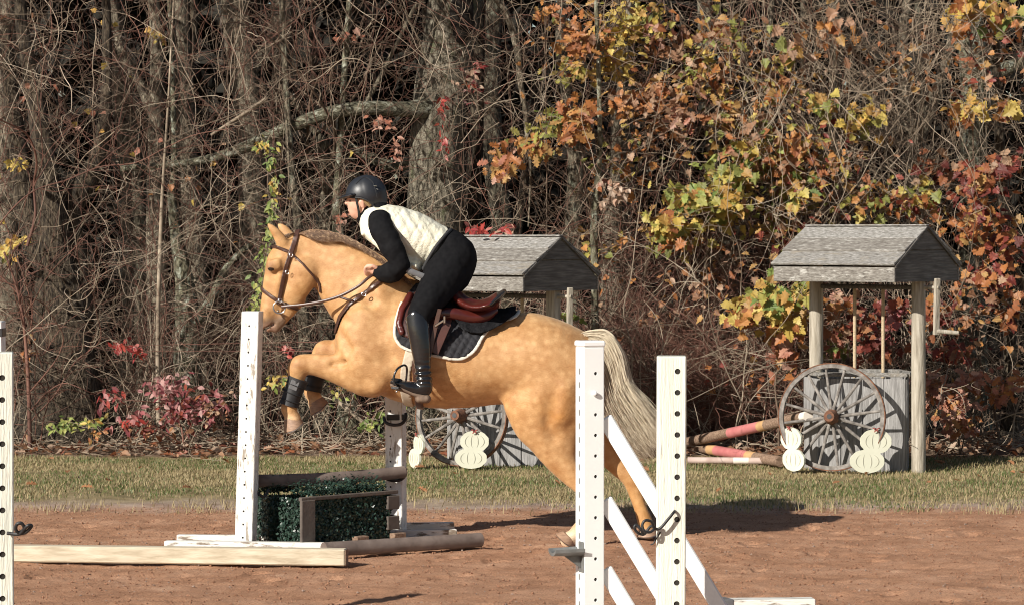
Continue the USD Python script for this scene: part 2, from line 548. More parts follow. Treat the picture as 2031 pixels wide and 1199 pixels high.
crumb_m = mat('sand_crumbs', [(.15, (.24, .12, .068)), (.5, (.38, .20, .118)), (.85, (.55, .36, .25))], noise=3, rough=.95, island=1.2, coord='position')
single('sand_crumbs', scatter_lumps(30000, -3.4, 4.0, 14.0, 19.6, .002, .010, 1), crumb_m, 'loose crumbs of reddish arena sand', 'sand', kind='stuff')
grit_m = mat('pale_grit', [(.2, (.24, .17, .13)), (.8, (.60, .52, .45))], noise=3, rough=.9, island=1.4, coord='position')
single('grit', scatter_lumps(2600, -3.6, 4.2, 14.2, 20.2, .003, .011, 2), grit_m, 'pale bits of grit on the arena sand', 'gravel', kind='stuff')


# grass
def blades(n, xr, yr, hmin, hmax, w, seed, dens=None):
    r = np.random.default_rng(seed)
    x, y = r.uniform(*xr, n), r.uniform(*yr, n)
    if dens is not None:
        k = r.uniform(size=n) < dens(x, y)
        x, y = x[k], y[k]
        n = len(x)
    h = r.uniform(hmin, hmax, n) * (.6 + .8 * meshkit.fbm(np.stack([x, y, 0 * x], -1) * 1.3, 3, 4))
    a = r.uniform(0, 6.28, n)
    lean = r.uniform(.15, 1.1, n) * h
    d = np.stack([np.cos(a), np.sin(a), 0 * a], -1)
    s = np.stack([-np.sin(a), np.cos(a), 0 * a], -1) * (w * r.uniform(.6, 1.3, n))[:, None]
    b = np.stack([x, y, np.full(n, -.015)], -1)
    up = np.array([0, 0, 1.0])
    mid = b + d * (lean * .35)[:, None] + up * (h * .62)[:, None]
    tip = b + d * lean[:, None] + up * h[:, None]
    v = np.stack([b - s, b + s, mid - s * .7, mid + s * .7, tip], 1)
    f = np.array([(0, 1, 3), (0, 3, 2), (2, 3, 4)])
    return v.reshape(-1, 3), (f[None] + 5 * np.arange(n)[:, None, None]).reshape(-1, 3)


def patch(seed, lo, hi, sc=.9):
    return lambda x, y: np.clip((meshkit.fbm(np.stack([x, y * 1.6, 0 * x], -1) * sc, 4, seed) - lo) / (hi - lo), 0, 1)


def edge(x, y):
    e = 19.85 + (meshkit.fbm(np.stack([x, y * 0, 0 * x], -1) * 1.2, 4, 17) - .5) * 2.4
    e2 = 24.15 + (meshkit.fbm(np.stack([x, y * 0, 0 * x], -1) * 1.4, 4, 18) - .5) * .7
    return np.clip((y - e) / .8, 0, 1) * np.clip((e2 - y) / .3, 0, 1)


green_m = mat('green_grass', [(.2, (.105, .140, .040)), (.5, (.185, .215, .072)), (.8, (.30, .30, .13))], noise=3, rough=.55, island=.8, coord='position', translucent=.25)
straw_m = mat('dry_grass', [(.2, (.32, .255, .135)), (.5, (.50, .415, .24)), (.8, (.66, .58, .40))], noise=3, rough=.7, island=.9, coord='position', translucent=.2)
gp = patch(5, .36, .60)
stripe = lambda y: .55 + .45 * np.clip(np.abs(y - 22.0) / 1.3 - .15, 0, 1)
single('grass', blades(120000, (-5.2, 5.6), (19.3, 24.6), .010, .034, .0032, 11, lambda x, y: edge(x, y) * (.14 + .74 * gp(x, y)) * stripe(y)), green_m, 'short green grass of the lawn strip beyond the arena', 'grass', kind='stuff')
single('dry_grass', blades(170000, (-5.2, 5.6), (19.2, 24.6), .010, .036, .003, 12, lambda x, y: edge(x, y) * (.85 - .60 * gp(x, y))), straw_m, 'straw coloured dry grass mixed through the lawn strip', 'grass', kind='stuff')
single('edge_tufts', blades(9000, (-5.2, 5.6), (19.1, 20.6), .02, .08, .003, 13, lambda x, y: .15 + .85 * patch(9, .52, .62, 1.6)(x, y)), straw_m, 'ragged straw tufts where the lawn meets the sand', 'grass', kind='stuff')
# ------------------------------------------------------------------ the wood
rw = np.random.default_rng(101)
bark_grey = mat('bark_grey', [(.36, (.022, .017, .011)), (.52, (.140, .116, .080)), (.68, (.34, .295, .21))], scale=(6, 6, 2.4), noise=6.0, detail=10, rough=.92, bump=(9.0, .06, 1.0), coord='position',
                blotch=(2.6, (.24, .25, .185), .55, .66))
bark_old = mat('bark_old_trunk', [(.34, (.040, .034, .024)), (.5, (.185, .162, .118)), (.66, (.38, .345, .265))], scale=(6, 6, 2.2), noise=6.0, detail=10, rough=.92, bump=(9.0, .07, 1.0), coord='position',
                blotch=(2.4, (.15, .155, .085), .56, .68))
bark_pale = mat('bark_pale', [(.36, (.045, .036, .025)), (.52, (.205, .172, .122)), (.68, (.42, .37, .28))], scale=(7, 7, 3.0), noise=6.0, detail=10, rough=.9, bump=(9.0, .045, 1.0), coord='position',
                blotch=(2.5, (.14, .12, .09), .55, .7))
bark_limb = mat('bark_lichen_limb', [(.34, (.035, .032, .020)), (.5, (.14, .13, .085)), (.66, (.28, .27, .195))], scale=(3, 6, 6), noise=6.0, detail=10, rough=.95, bump=(9.0, .045, 1.0), coord='position',
                 blotch=(3.0, (.36, .365, .29), .54, .62))
bark_brown = mat('bark_brown', [(.36, (.016, .011, .007)), (.52, (.078, .058, .038)), (.68, (.19, .150, .10))], scale=(8, 8, 2.0), noise=6.0, detail=10, rough=.95, bump=(9.0, .07, 1.0), coord='position')
bark_moss = mat('bark_lichen', [(.36, (.026, .023, .014)), (.52, (.125, .115, .072)), (.68, (.29, .28, .195))], scale=(6, 6, 3.0), noise=4.0, detail=8, rough=.95, bump=(6.0, .04, 1.0), coord='position',
                blotch=(3.2, (.38, .40, .32), .53, .64))
twig_grey = mat('twig_grey', [(.25, (.095, .070, .048)), (.5, (.235, .185, .132)), (.75, (.46, .39, .30))], noise=1.6, rough=.8, coord='position')
twig_brown = mat('twig_brown', [(.25, (.042, .028, .018)), (.5, (.105, .070, .046)), (.75, (.20, .14, .098))], noise=1.6, rough=.8, coord='position')
twig_deep_shade = mat('twig_deep_shade', [(.25, (.045, .032, .025)), (.5, (.085, .062, .048)), (.75, (.15, .115, .09))], noise=1.6, rough=.85, coord='position')  # darker twigs for the back: the shade of the depth put into colour
twig_red = mat('twig_red', [(.25, (.060, .026, .018)), (.5, (.125, .054, .036)), (.75, (.215, .105, .072))], noise=1.6, rough=.75, coord='position')


def wiggle(start, d, L, r0, r1, n, curl, droop=0.0, r=rw):
    d = np.array(d, float); d /= np.linalg.norm(d)
    step = L / (n - 1)
    turn = np.cumsum(r.normal(0, curl / math.sqrt(n), (n - 1, 3)), 0)
    dirs = d + turn + np.array([0, 0, -droop]) * np.linspace(0, 1, n - 1)[:, None]
    dirs /= np.linalg.norm(dirs, axis=1, keepdims=True)
    p = np.vstack([start, start + np.cumsum(dirs * step, 0)])
    return p, np.linspace(2 * r0, 2 * r1, n)


def shoots(path, k, L, r0, curl, r=rw, t0=.15, lean=.9, droop=0.0, flat=.75):
    """Side shoots off a strand."""
    out = []
    p, w = path
    for _ in range(k):
        t = t0 + (1 - t0) * r.uniform()
        x = t * (len(p) - 1); i = min(int(x), len(p) - 2)
        s = p[i] + (p[i + 1] - p[i]) * (x - i)
        ax = p[i + 1] - p[i]; ax = ax / np.linalg.norm(ax)
        q = r.normal(0, 1, 3) * [1, flat, 1]; q -= ax * (q @ ax); q /= max(np.linalg.norm(q), 1e-6)
        ll = L * r.uniform(.35, 1.2) * (1.15 - .6 * t)
        rr = min(r0, w[i] / 2 * .8) * r.uniform(.7, 1.1)
        out.append(wiggle(s, ax * r.uniform(.4, 1.0) + q * lean, ll, rr, rr * .4, 6, curl, droop, r))
    return out


def bark_tube(path, n, seed, rough=.14, buttress=0.0):
    """A trunk: rows of (x, y, z, radius), fluted and knotted."""
    p = smooth_path(path, 5)
    L = np.r_[0, np.cumsum(np.linalg.norm(np.diff(p[:, :3], axis=0), axis=1))]
    m = max(int(L[-1] / .055), 8)
    t = np.linspace(0, L[-1], m)
    p = np.stack([np.interp(t, L, p[:, k]) for k in range(4)], 1)
    V, f = tube(p[:, :3], p[:, 3], n, up=(0, -1, 0) if abs(p[-1, 2] - p[0, 2]) > .5 * L[-1] else (0, 0, 1))
    ctr = np.repeat(p[:, :3], n, 0)
    body = V[:m * n]
    rad = body - ctr
    ang = np.tile(np.arange(n) / n * 2 * np.pi, m)
    s = np.stack([np.cos(ang) * 2.2, np.sin(ang) * 2.2, np.repeat(t, n) * 1.3], 1)
    k = 1 + rough * (meshkit.fbm(s * 1.2, 3, seed) - .5) * 2 + rough * .7 * (meshkit.noise(s * [3.5, 3.5, 1.0], seed + 3) - .5)
    if buttress:
        low = np.exp(-np.repeat(p[:, 2], n) / .35)
        k += buttress * low * (.5 + .9 * meshkit.noise(np.stack([np.cos(ang) * 1.8, np.sin(ang) * 1.8, 0 * ang], 1), seed + 9))
    V[:m * n] = ctr + rad * k[:, None]
    return V, f


def bare_crown(tops, r, n_branch, L, twig_n=6, rad=.012):
    out = []
    for top, d in tops:
        for _ in range(n_branch):
            b = wiggle(top + r.normal(0, .15, 3), np.array(d) + r.normal(0, .6, 3), L * r.uniform(.5, 1.1), rad * r.uniform(.5, 1.2), .003, 9, .7, 0, r)
            out.append(b)
            out += shoots(b, twig_n, L * .4, .005, .8, r)
    return out


def tree(label, d, px_path, m, category='tree', name='bare_tree', limbs=(), rough=.14, buttress=.5, top=None, n=18, twigs=26, group=None, seed=None, twig_mat=None, crown=10, limb_m=None):
    """px_path: (px, py, half width px) from the foot upward, at depth d. The trunk goes on above the frame into a bare crown."""
    seed = int(abs(px_path[0][0]) * 7 + d * 13) if seed is None else seed
    r = np.random.default_rng(seed)
    pts = [list(P(a, b, d)) + [w * d / F] for a, b, w in px_path]
    foot = pts[0]
    if top is None:
        a, b = np.array(pts[-2]), np.array(pts[-1])
        u = (b - a)[:3]; u[2] = abs(u[2]); u = u / np.linalg.norm(u) * .6 + np.array([0, 0, .8])
        for k in (1, 2):
            q = np.array(pts[-1][:3]) + u * 1.5 + r.normal(0, .12, 3) * [1, 1, 0]
            pts.append(list(q) + [pts[-1][3] * .72])
    pts[0][2] = min(pts[0][2], -.05) if pts[0][2] < .25 else pts[0][2]
    if pts[0][2] > -.02:
        pts.insert(0, [pts[0][0], pts[0][1], -.06, pts[0][3] * 1.12])
    t = Thing(name, label, category, (pts[0][0], pts[0][1], 0), group=group)
    t.part('trunk', bark_tube(pts, n, seed, rough, buttress), m, smooth=True)
    tops = [(np.array(pts[-1][:3]), (0, 0, 1))]
    st = []
    for lb in limbs:
        lp = [list(P(a, b, d + dz)) + [w * d / F] for a, b, w, dz in lb]
        t.part('limb', bark_tube(lp, 12, seed + 5, rough * .8), limb_m or m, smooth=True)
        st += shoots((np.array(lp)[:, :3], np.array(lp)[:, 3] * 2), 5, .9, .006, .8, r)
    P3 = np.array(pts)
    sp = (P3[:, :3], P3[:, 3] * 2)
    st += shoots(sp, twigs, 1.2, .007, .7, r, t0=.1)
    st += [q for s_ in st[:twigs] for q in shoots(s_, 3, .5, .003, .8, r)]
    st += bare_crown(tops, r, crown, 2.6)
    t.hair('crown', st, twig_mat or (twig_brown if d < 27.4 else twig_deep_shade))
    return t


# big and small trunks placed one by one (foot first)
old = tree('massive old trunk behind the rider with a hollow painted dark near the top of the view', 26.2, [(850, 868, 84), (850, 700, 66), (858, 520, 58), (865, 380, 56), (868, 250, 54), (884, 120, 52), (898, 20, 54), (905, -120, 50)], bark_old,
     limbs=[[(862, 215, 24, -.1), (800, 217, 15, -.3), (720, 215, 14, -.5), (640, 228, 13, -.55), (560, 258, 12, -.5), (470, 298, 10, -.4), (380, 322, 8, -.3), (240, 335, 6, -.2)],
            [(905, 10, 34, 0), (960, -60, 28, .1), (1010, -160, 22, .2)], [(845, 300, 16, .0), (780, 330, 11, .2), (690, 290, 9, .3)]], buttress=.45, n=26, rough=.17, limb_m=bark_limb)
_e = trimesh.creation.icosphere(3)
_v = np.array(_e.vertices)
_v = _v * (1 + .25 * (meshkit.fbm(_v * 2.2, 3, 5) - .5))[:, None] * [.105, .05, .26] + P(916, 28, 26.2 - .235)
old.part('hollow', (_v, _e.faces), mat('hollow_shade', [(.3, (.006, .005, .004)), (.7, (.018, .013, .009))], noise=14, rough=1.0, bump=(20, .02, 1.0)), smooth=True)  # dark lump on the bark, the shade of a hollow painted as colour
tree('wide shaggy trunk splitting low, behind the left fence post', 25.5, [(128, 868, 74), (130, 790, 66), (128, 700, 58), (120, 610, 50), (108, 520, 36), (100, 400, 27), (78, 250, 19), (52, 100, 14), (40, -20, 12)], bark_brown,
     limbs=[[(150, 640, 36, 0), (150, 520, 27, .1), (140, 420, 24, .15), (178, 345, 21, .15), (200, 290, 15, .1), (212, 180, 11, .1), (212, 40, 9, .1), (205, -60, 8, .1)], [(110, 560, 30, .2), (60, 440, 24, .3), (30, 260, 18, .4), (10, 60, 13, .5)]], buttress=.6, n=24, rough=.22)
tree('pale straight trunk rising at the far left edge', 27.5, [(22, 850, 30), (20, 600, 26), (14, 300, 22), (12, 0, 20)], bark_pale)
tree('pale trunk with a yellow leaf tuft against its bark', 28.0, [(318, 850, 24), (312, 600, 20), (308, 400, 17), (310, 240, 15), (312, 120, 14), (306, 20, 12)], bark_pale, limbs=[[(310, 240, 13, 0), (280, 170, 11, .1), (240, 100, 9, .2), (225, 0, 8, .2)]])
tree('lichen grey trunk with a wide fork near the top of the view', 28.6, [(268, 850, 30), (270, 600, 27), (268, 400, 25), (250, 230, 24), (236, 120, 20), (228, 20, 18)], bark_grey, limbs=[[(262, 320, 20, 0), (300, 240, 16, .2), (318, 180, 14, .3)]])
tree('pale grey trunk leaning left behind thin twigs', 28.2, [(395, 850, 26), (392, 640, 24), (386, 500, 22), (372, 330, 20), (362, 120, 19), (356, -10, 18)], bark_pale)
tree('mossy short trunk behind the pink shrub', 26.0, [(372, 862, 30), (372, 740, 27), (372, 640, 24), (366, 560, 18), (350, 470, 12), (340, 380, 8), (346, 300, 6)], bark_moss, limbs=[[(374, 660, 14, 0), (420, 590, 9, -.1), (450, 530, 7, -.1), (500, 480, 5, -.1)]])
tree('stout pale trunk above the horse ears, crossed by the log limb', 27.4, [(512, 850, 36), (508, 640, 32), (504, 420, 30), (498, 280, 28), (486, 160, 27), (470, 60, 28), (462, -20, 26)], bark_pale, limbs=[[(486, 150, 18, 0), (540, 80, 15, .1), (556, -10, 13, .2)]])
tree('slender bare pole sapling standing in front of the tangle', 25.0, [(316, 872, 5), (313, 740, 4.6), (314, 600, 4.2), (318, 480, 4), (322, 380, 3.2), (330, 260, 2.6), (338, 120, 2)], twig_grey, category='sapling', name='bare_sapling', n=8, buttress=0, rough=.05, twigs=16, crown=3)
tree('thin reddish sapling beside the left fence post', 24.6, [(60, 884, 4.4), (57, 780, 4), (52, 690, 3.6), (44, 620, 3), (30, 560, 2.4), (8, 500, 2)], twig_red, category='sapling', name='bare_sapling', n=8, buttress=0, rough=.05, twigs=14, crown=2, twig_mat=twig_red, top=True)
tree('grey trunk between the horse ears and the rider helmet', 26.0, [(646, 862, 20), (648, 700, 18), (648, 560, 16), (648, 440, 15), (650, 340, 14), (640, 280, 12)], bark_grey, limbs=[[(650, 330, 10, 0), (690, 250, 6, -.1), (740, 180, 5, -.2), (790, 80, 4, -.2), (830, 0, 3.5, -.2), (860, -50, 3, -.2)], [(640, 280, 9, 0), (610, 240, 6, 0), (570, 180, 4, .1)]], top=True)
tree('mossy grey trunk low behind the horse throat', 25.8, [(690, 872, 19), (690, 780, 18), (688, 690, 17), (684, 620, 16), (678, 520, 13), (668, 430, 10), (672, 320, 7)], bark_moss)
tree('leaning grey stem between the horse muzzle and forelegs', 25.6, [(600, 870, 14), (606, 760, 13), (604, 660, 12), (596, 560, 11), (590, 430, 9), (575, 300, 7)], bark_grey)
tree('dark trunk left of the hollow trunk, seen beyond the log limb', 28.5, [(545, 850, 22), (548, 500, 20), (552, 300, 19), (560, 100, 18), (566, -10, 17)], bark_brown)
tree('broken pale trunk right of the hollow trunk', 28.6, [(1012, 850, 24), (1008, 600, 22), (990, 400, 21), (972, 240, 22), (975, 90, 18), (982, -20, 17)], bark_grey)
tree('pale trunk half hidden under orange oak leaves', 28.0, [(1236, 850, 24), (1232, 600, 22), (1234, 420, 21), (1234, 300, 20), (1240, 200, 17), (1244, 60, 15)], bark_pale)
tree('bulging pale trunk beneath a spray of dry leaves', 26.8, [(1208, 860, 24), (1206, 640, 22), (1210, 500, 21), (1216, 430, 20), (1222, 380, 15), (1226, 250, 10)], bark_pale)
tree('grey lichen trunk right behind the left well roof', 26.6, [(1136, 862, 20), (1138, 700, 18), (1136, 520, 17), (1138, 420, 17), (1142, 330, 16), (1128, 200, 13), (1112, 40, 11)], bark_grey)
tree('young knobbly trunk right of the left well roof', 25.0, [(1180, 880, 8), (1180, 640, 7), (1179, 520, 7), (1178, 460, 7), (1182, 380, 6), (1190, 260, 5)], bark_moss, category='sapling', name='bare_sapling', n=10, buttress=.1)
tree('forked pale trunk above the right well roof', 26.4, [(1812, 860, 24), (1815, 600, 20), (1818, 400, 18), (1816, 280, 17), (1800, 225, 15), (1792, 130, 11), (1800, 0, 9)], bark_pale, limbs=[[(1816, 285, 15, 0), (1845, 215, 13, -.05), (1880, 120, 11, -.1), (1900, 20, 9, -.1), (1908, -60, 8, -.1)]])
tree('dark slim trunk at the far right edge', 25.6, [(2002, 878, 16), (2004, 760, 13), (2002, 640, 12), (1998, 500, 11), (1985, 320, 10), (1975, 120, 9)], bark_brown)
tree('grey trunk showing between leaves right of the white post', 26.4, [(1440, 862, 22), (1444, 700, 20), (1446, 500, 18), (1420, 320, 16), (1404, 180, 15), (1396, 0, 14)], bark_grey)
tree('pale stem behind the yellow maple leaves by the right well', 25.6, [(1538, 872, 11), (1540, 760, 10), (1538, 640, 9), (1530, 480, 8), (1528, 320, 7), (1520, 120, 6)], bark_pale, category='sapling', name='bare_sapling', n=10)
tree('thick lichen limb trunk in the upper right corner', 27.5, [(1925, 850, 30), (1928, 600, 27), (1930, 400, 26), (1934, 200, 28), (1925, 60, 26), (1930, -20, 25)], bark_moss, limbs=[[(1934, 170, 18, 0), (1985, 140, 15, -.2), (2040, 120, 13, -.3)]])
tree('slim grey trunk behind the right well rope', 26.8, [(1672, 858, 15), (1668, 640, 13), (1664, 440, 12), (1655, 200, 11), (1660, 0, 10)], bark_grey)
tree('brown trunk behind the left end of the well roof', 27.0, [(935, 855, 20), (930, 640, 18), (934, 450, 17), (946, 250, 14), (950, 40, 12)], bark_brown)

# a dead pale vine stem hanging in a curve, a fallen sunlit stick
hv_ = Thing('hanging_vine', 'thick pale dead vine hanging in a curve right of the hollow trunk', 'vine', P(1030, 180, 25.6))
hv_.part('stem', bark_tube([list(P(a, b, 25.6)) + [w * 25.6 / F] for a, b, w in ((955, -60, 8), (985, -5, 8), (1012, 45, 7.5), (1028, 110, 7), (1032, 165, 6), (1042, 220, 5), (1044, 262, 4), (1052, 330, 2.5), (1048, 450, 1.5))], 10, 3, .12), bark_pale, smooth=True)
stick = Thing('leaning_stick', 'pale dead stick leaning in the brush left of the rider', 'stick', P(470, 230, 25.2))
stick.part('stem', bark_tube([list(P(a, b, 25.2)) + [w * 25.2 / F] for a, b, w in ((418, 268, 2.5), (470, 235, 3.4), (528, 197, 4.2))], 8, 4, .1), twig_grey, smooth=True)
stick.hair('side_shoots', shoots((np.array([P(418, 268, 25.2), P(470, 235, 25.2), P(528, 197, 25.2)]), np.array([.02, .03, .03])), 5, .35, .004, .6), twig_grey)
st2 = Thing('leaning_stick', 'pale broken stick slanting down behind the far jump post', 'stick', P(720, 830, 24.7))
st2.part('stem', bark_tube([list(P(a, b, 24.7)) + [w * 24.7 / F] for a, b, w in ((662, 788, 4), (700, 820, 4), (748, 858, 3))], 8, 4, .1), twig_grey, smooth=True)

# further trunks in the depth of the wood
rt = np.random.default_rng(55)
spots = []
while len(spots) < 12:
    px, d = rt.uniform(-260, 2290), rt.uniform(27.8, 29.6)
    if all(abs(px - a) > 26 for a, _ in spots):
        spots.append((px, d))
deep_names = ['slim', 'leaning', 'straight', 'crooked', 'stout']
for q, (px, d) in enumerate(spots):
    w = rt.uniform(5, 15)
    ln = rt.normal(0, 45)
    path = [(px, 840, w * 1.2), (px + ln * .3 + rt.normal(0, 6), 560, w), (px + ln * .7 + rt.normal(0, 8), 260, w * .9), (px + ln + rt.normal(0, 8), -20, w * .8)]
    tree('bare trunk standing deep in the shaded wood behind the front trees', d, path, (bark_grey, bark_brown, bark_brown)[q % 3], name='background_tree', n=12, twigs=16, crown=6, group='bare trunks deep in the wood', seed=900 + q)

# tangled brush: arching canes, hanging vines and criss-cross twigs
def brush(name, label, n_cane, n_vine, n_cross, pxr, dr, m, seed, cane=(1.2, 3.6), top=4.9, rad=.0042, vine_py=(-150, 60), cross_py=(-40, 860)):
    r = np.random.default_rng(seed)
    st = []
    for _ in range(n_cane):
        d = r.uniform(*dr); px = r.uniform(*pxr)
        b = np.array([(px - CX) * d / F, d, 0])
        c = wiggle(b, (r.normal(0, .45), r.normal(0, .25), 1), r.uniform(*cane), rad * r.uniform(.8, 1.9), .0022, 12, .9, r.uniform(.1, 1.1), r)
        st.append(c)
        s1 = shoots(c, int(r.uniform(4, 11)), .8, rad * .8, .9, r)
        st += s1
        for s_ in s1[:4]:
            st += shoots(s_, 3, .32, .0024, .9, r)
    for _ in range(n_vine):
        d = r.uniform(*dr)
        c = wiggle(P(r.uniform(*pxr), r.uniform(*vine_py), d), (r.normal(0, .25), r.normal(0, .15), -1), r.uniform(1.0, 3.4), rad * r.uniform(.6, 1.4), .002, 14, 1.1, .5, r)
        c[0][:, 2] = np.maximum(c[0][:, 2], .02)
        st.append(c)
        st += shoots(c, int(r.uniform(3, 8)), .5, rad * .6, 1.0, r, droop=.4)
    for _ in range(n_cross):
        d = r.uniform(*dr)
        c = wiggle(P(r.uniform(*pxr), r.uniform(*cross_py), d), (r.normal(0, 1), r.normal(0, .3), r.normal(.15, .7)), r.uniform(.5, 1.9), rad * r.uniform(.5, 1.2), .0018, 10, 1.2, r.uniform(-.2, .6), r)
        c[0][:, 2] = np.maximum(c[0][:, 2], .02)
        st.append(c)
        st += shoots(c, int(r.uniform(2, 6)), .4, rad * .6, 1.0, r)
    p = numbered('/World', name)
    curves(p, st, m)
    return tag(stage.GetPrimAtPath(p), label, 'brush', None, 'stuff')


W0, W1 = -220, 2260
brush('fine_twigs', 'fine pale sunlit twigs at the very front of the wood', 40, 24, 190, (W0, W1), (24.4, 25.4), twig_grey, 31, rad=.0026, cross_py=(-20, 840))
brush('tangled_brush', 'tangle of bare grey twigs filling the front of the wood', 130, 50, 360, (W0, W1), (24.5, 26.4), twig_grey, 1, rad=.0036)
brush('tangled_brush', 'tangle of bare brown twigs through the middle of the wood', 230, 100, 720, (W0, W1), (24.9, 27.8), twig_brown, 2, rad=.0034)
brush('tangled_brush', 'tangle of thin reddish twigs among the left trees', 130, 50, 420, (W0, 1000), (24.8, 27.2), twig_red, 3, rad=.0032)
brush('tangled_brush', 'dense tangle of reddish brown canes between the two wells', 260, 60, 560, (1160, 1620), (24.9, 27.0), twig_red, 4, cane=(.9, 2.2), rad=.0034, cross_py=(420, 860))
brush('tangled_brush', 'curtain of fine pale vines hanging above the right well', 24, 110, 250, (1480, 1900), (24.5, 26.0), twig_grey, 5, rad=.0030, vine_py=(-120, 260), cross_py=(0, 420))
brush('tangled_brush', 'brown brush at the back of the wood, shade painted into its colour', 110, 40, 260, (W0 - 100, W1 + 100), (28.4, 29.8), twig_deep_shade, 6, rad=.006, cane=(2, 4.5))

# ------------------------------------------------------------------ leaves
def leaf_shape(kind):
    """Outline (u along the leaf, v across) and fold; unit length."""
    if kind == 'maple':
        h = [(0, 0), (.02, .16), (-.08, .36), (.12, .34), (.2, .52), (.3, .36), (.46, .50), (.52, .30), (.66, .34), (.70, .18), (.86, .14), (1.0, 0)]
    elif kind == 'oak':
        h = [(0, 0), (.1, .08), (.16, .22), (.26, .10), (.36, .30), (.46, .13), (.6, .34), (.68, .15), (.8, .24), (.88, .10), (1, 0)]
    else:
        h = [(0, 0), (.12, .14), (.35, .25), (.6, .22), (.82, .11), (1, 0)]
    return np.array(h)


def leaf_mesh(kind, size, base, d, nrm, r, curl=.25):
    h = leaf_shape(kind)
    up = [(a, b) for a, b in h]
    out = up + [(a, -b) for a, b in h[-2:0:-1]]
    out = np.array(out)
    mid = np.array([[.5, 0.0]])
    uv = np.vstack([out, mid])
    d = d / np.linalg.norm(d)
    n = nrm - d * (nrm @ d); n /= max(np.linalg.norm(n), 1e-6)
    s = np.cross(n, d)
    z = curl * (np.abs(uv[:, 1]) * .9 - uv[:, 0] ** 2 * .5 * r.uniform(-.3, 1.3)) + r.normal(0, .02, len(uv))
    v = base + size * (uv[:, :1] * d + uv[:, 1:] * s + z[:, None] * n)
    k = np.arange(len(out))
    f = np.stack([np.full(len(out), len(out)), k, np.roll(k, -1)], 1)
    return v, f


PAL = {
    'orange': [(.44, .15, .026), (.52, .22, .04), (.34, .11, .03), (.48, .27, .07)],
    'yellow': [(.60, .42, .05), (.68, .51, .085), (.50, .36, .055), (.54, .30, .04)],
    'yellowgreen': [(.36, .33, .05), (.50, .40, .065), (.23, .25, .045), (.44, .24, .045)],
    'brown': [(.38, .20, .105), (.46, .28, .165), (.28, .13, .06), (.44, .19, .07)],
    'red': [(.22, .035, .022), (.32, .06, .03), (.15, .03, .022), (.36, .11, .035)],
    'salmon': [(.46, .17, .095), (.52, .24, .15), (.36, .12, .065), (.55, .30, .21)],
    'pink': [(.36, .095, .10), (.44, .17, .16), (.26, .05, .06), (.50, .27, .24)],
    'green': [(.22, .29, .05), (.32, .38, .075), (.15, .22, .045), (.42, .42, .09)],
    'sumac': [(.42, .035, .022), (.50, .06, .035), (.34, .03, .03), (.52, .16, .13)],
    'dry': [(.55, .38, .26), (.62, .46, .34), (.48, .30, .19), (.58, .36, .24)]}


def leaf_mat(p, k):
    c = np.array(PAL[p][k])
    c = c * .85 + .15 * c.mean()
    return mat(f'leaf_{p}_{k}', [(.25, tuple(c * .45)), (.5, tuple(c * .88)), (.8, tuple(np.minimum(c * 1.2, .8)))], noise=11, detail=4, rough=.5, coord='position', translucent=.32, spec=.35)


# unseen limbs and leaves added above the view to shade the wood
ro = np.random.default_rng(61)
ov, ol = [], []
for _ in range(330):
    s0 = np.array([ro.uniform(-9.5, 6), ro.uniform(24.0, 26.5), ro.uniform(4.9, 7.6)])
    b = wiggle(s0, (ro.normal(0, .6), -1, ro.normal(.05, .3)), ro.uniform(1.4, 3.4), .016, .004, 10, .7, 0, ro)
    ss = shoots(b, 9, .8, .006, .8, ro)
    ov.append(b); ov += ss
    for p_, _w in ss[:6]:
        ol.append(leaf_mesh('oak', ro.uniform(.08, .14), p_[-1], ro.normal(0, 1, 3) + [0, 0, -.6], ro.normal(0, 1, 3), ro))
pth = numbered('/World', 'added_shade_branches'); curves(pth, ov, twig_brown)
tag(stage.GetPrimAtPath(pth), 'unseen bare limbs added above the lawn to shade the wood', 'branches', None, 'stuff')
single('added_shade_leaves', join(*ol), leaf_mat('brown', 2), 'unseen brown leaves added on the limbs to shade the wood', 'leaves', kind='stuff')

# the closed mass of wood beyond, its deep shade painted as near-black colour
rm = np.random.default_rng(8)
nq = 90000
c = np.stack([rm.uniform(-15, 15, nq), 29.9 + rm.uniform(0, 1, nq) ** 1.3 * 6, rm.uniform(0, 1, nq) * 10.5], 1)
c[:, 2] *= .75 + .5 * meshkit.fbm(c * [.5, .5, 0], 3, 2)
s = rm.uniform(.12, .36, nq)
u = rm.normal(0, 1, (nq, 3)); u /= np.linalg.norm(u, axis=1, keepdims=True)
w = rm.normal(0, 1, (nq, 3)); w -= u * (u * w).sum(1, keepdims=True); w /= np.linalg.norm(w, axis=1, keepdims=True)
V = np.stack([c - u * s[:, None], c + w * (s * .35)[:, None], c + u * s[:, None], c - w * (s * .35)[:, None]], 1).reshape(-1, 3)
fq = (np.array([(0, 1, 2), (0, 2, 3)])[None] + 4 * np.arange(nq)[:, None, None]).reshape(-1, 3)
far_shade_m = mat('far_wood', [(.2, (.012, .010, .006)), (.5, (.026, .021, .013)), (.85, (.060, .042, .024))], noise=1.2, rough=.9, island=.8, coord='position')
single('far_wood', (V, fq), far_shade_m, 'mass of wood closing the view behind the trees, its shade painted as dark colour', 'wood', kind='stuff')


SZ, CN = .86, 1.75


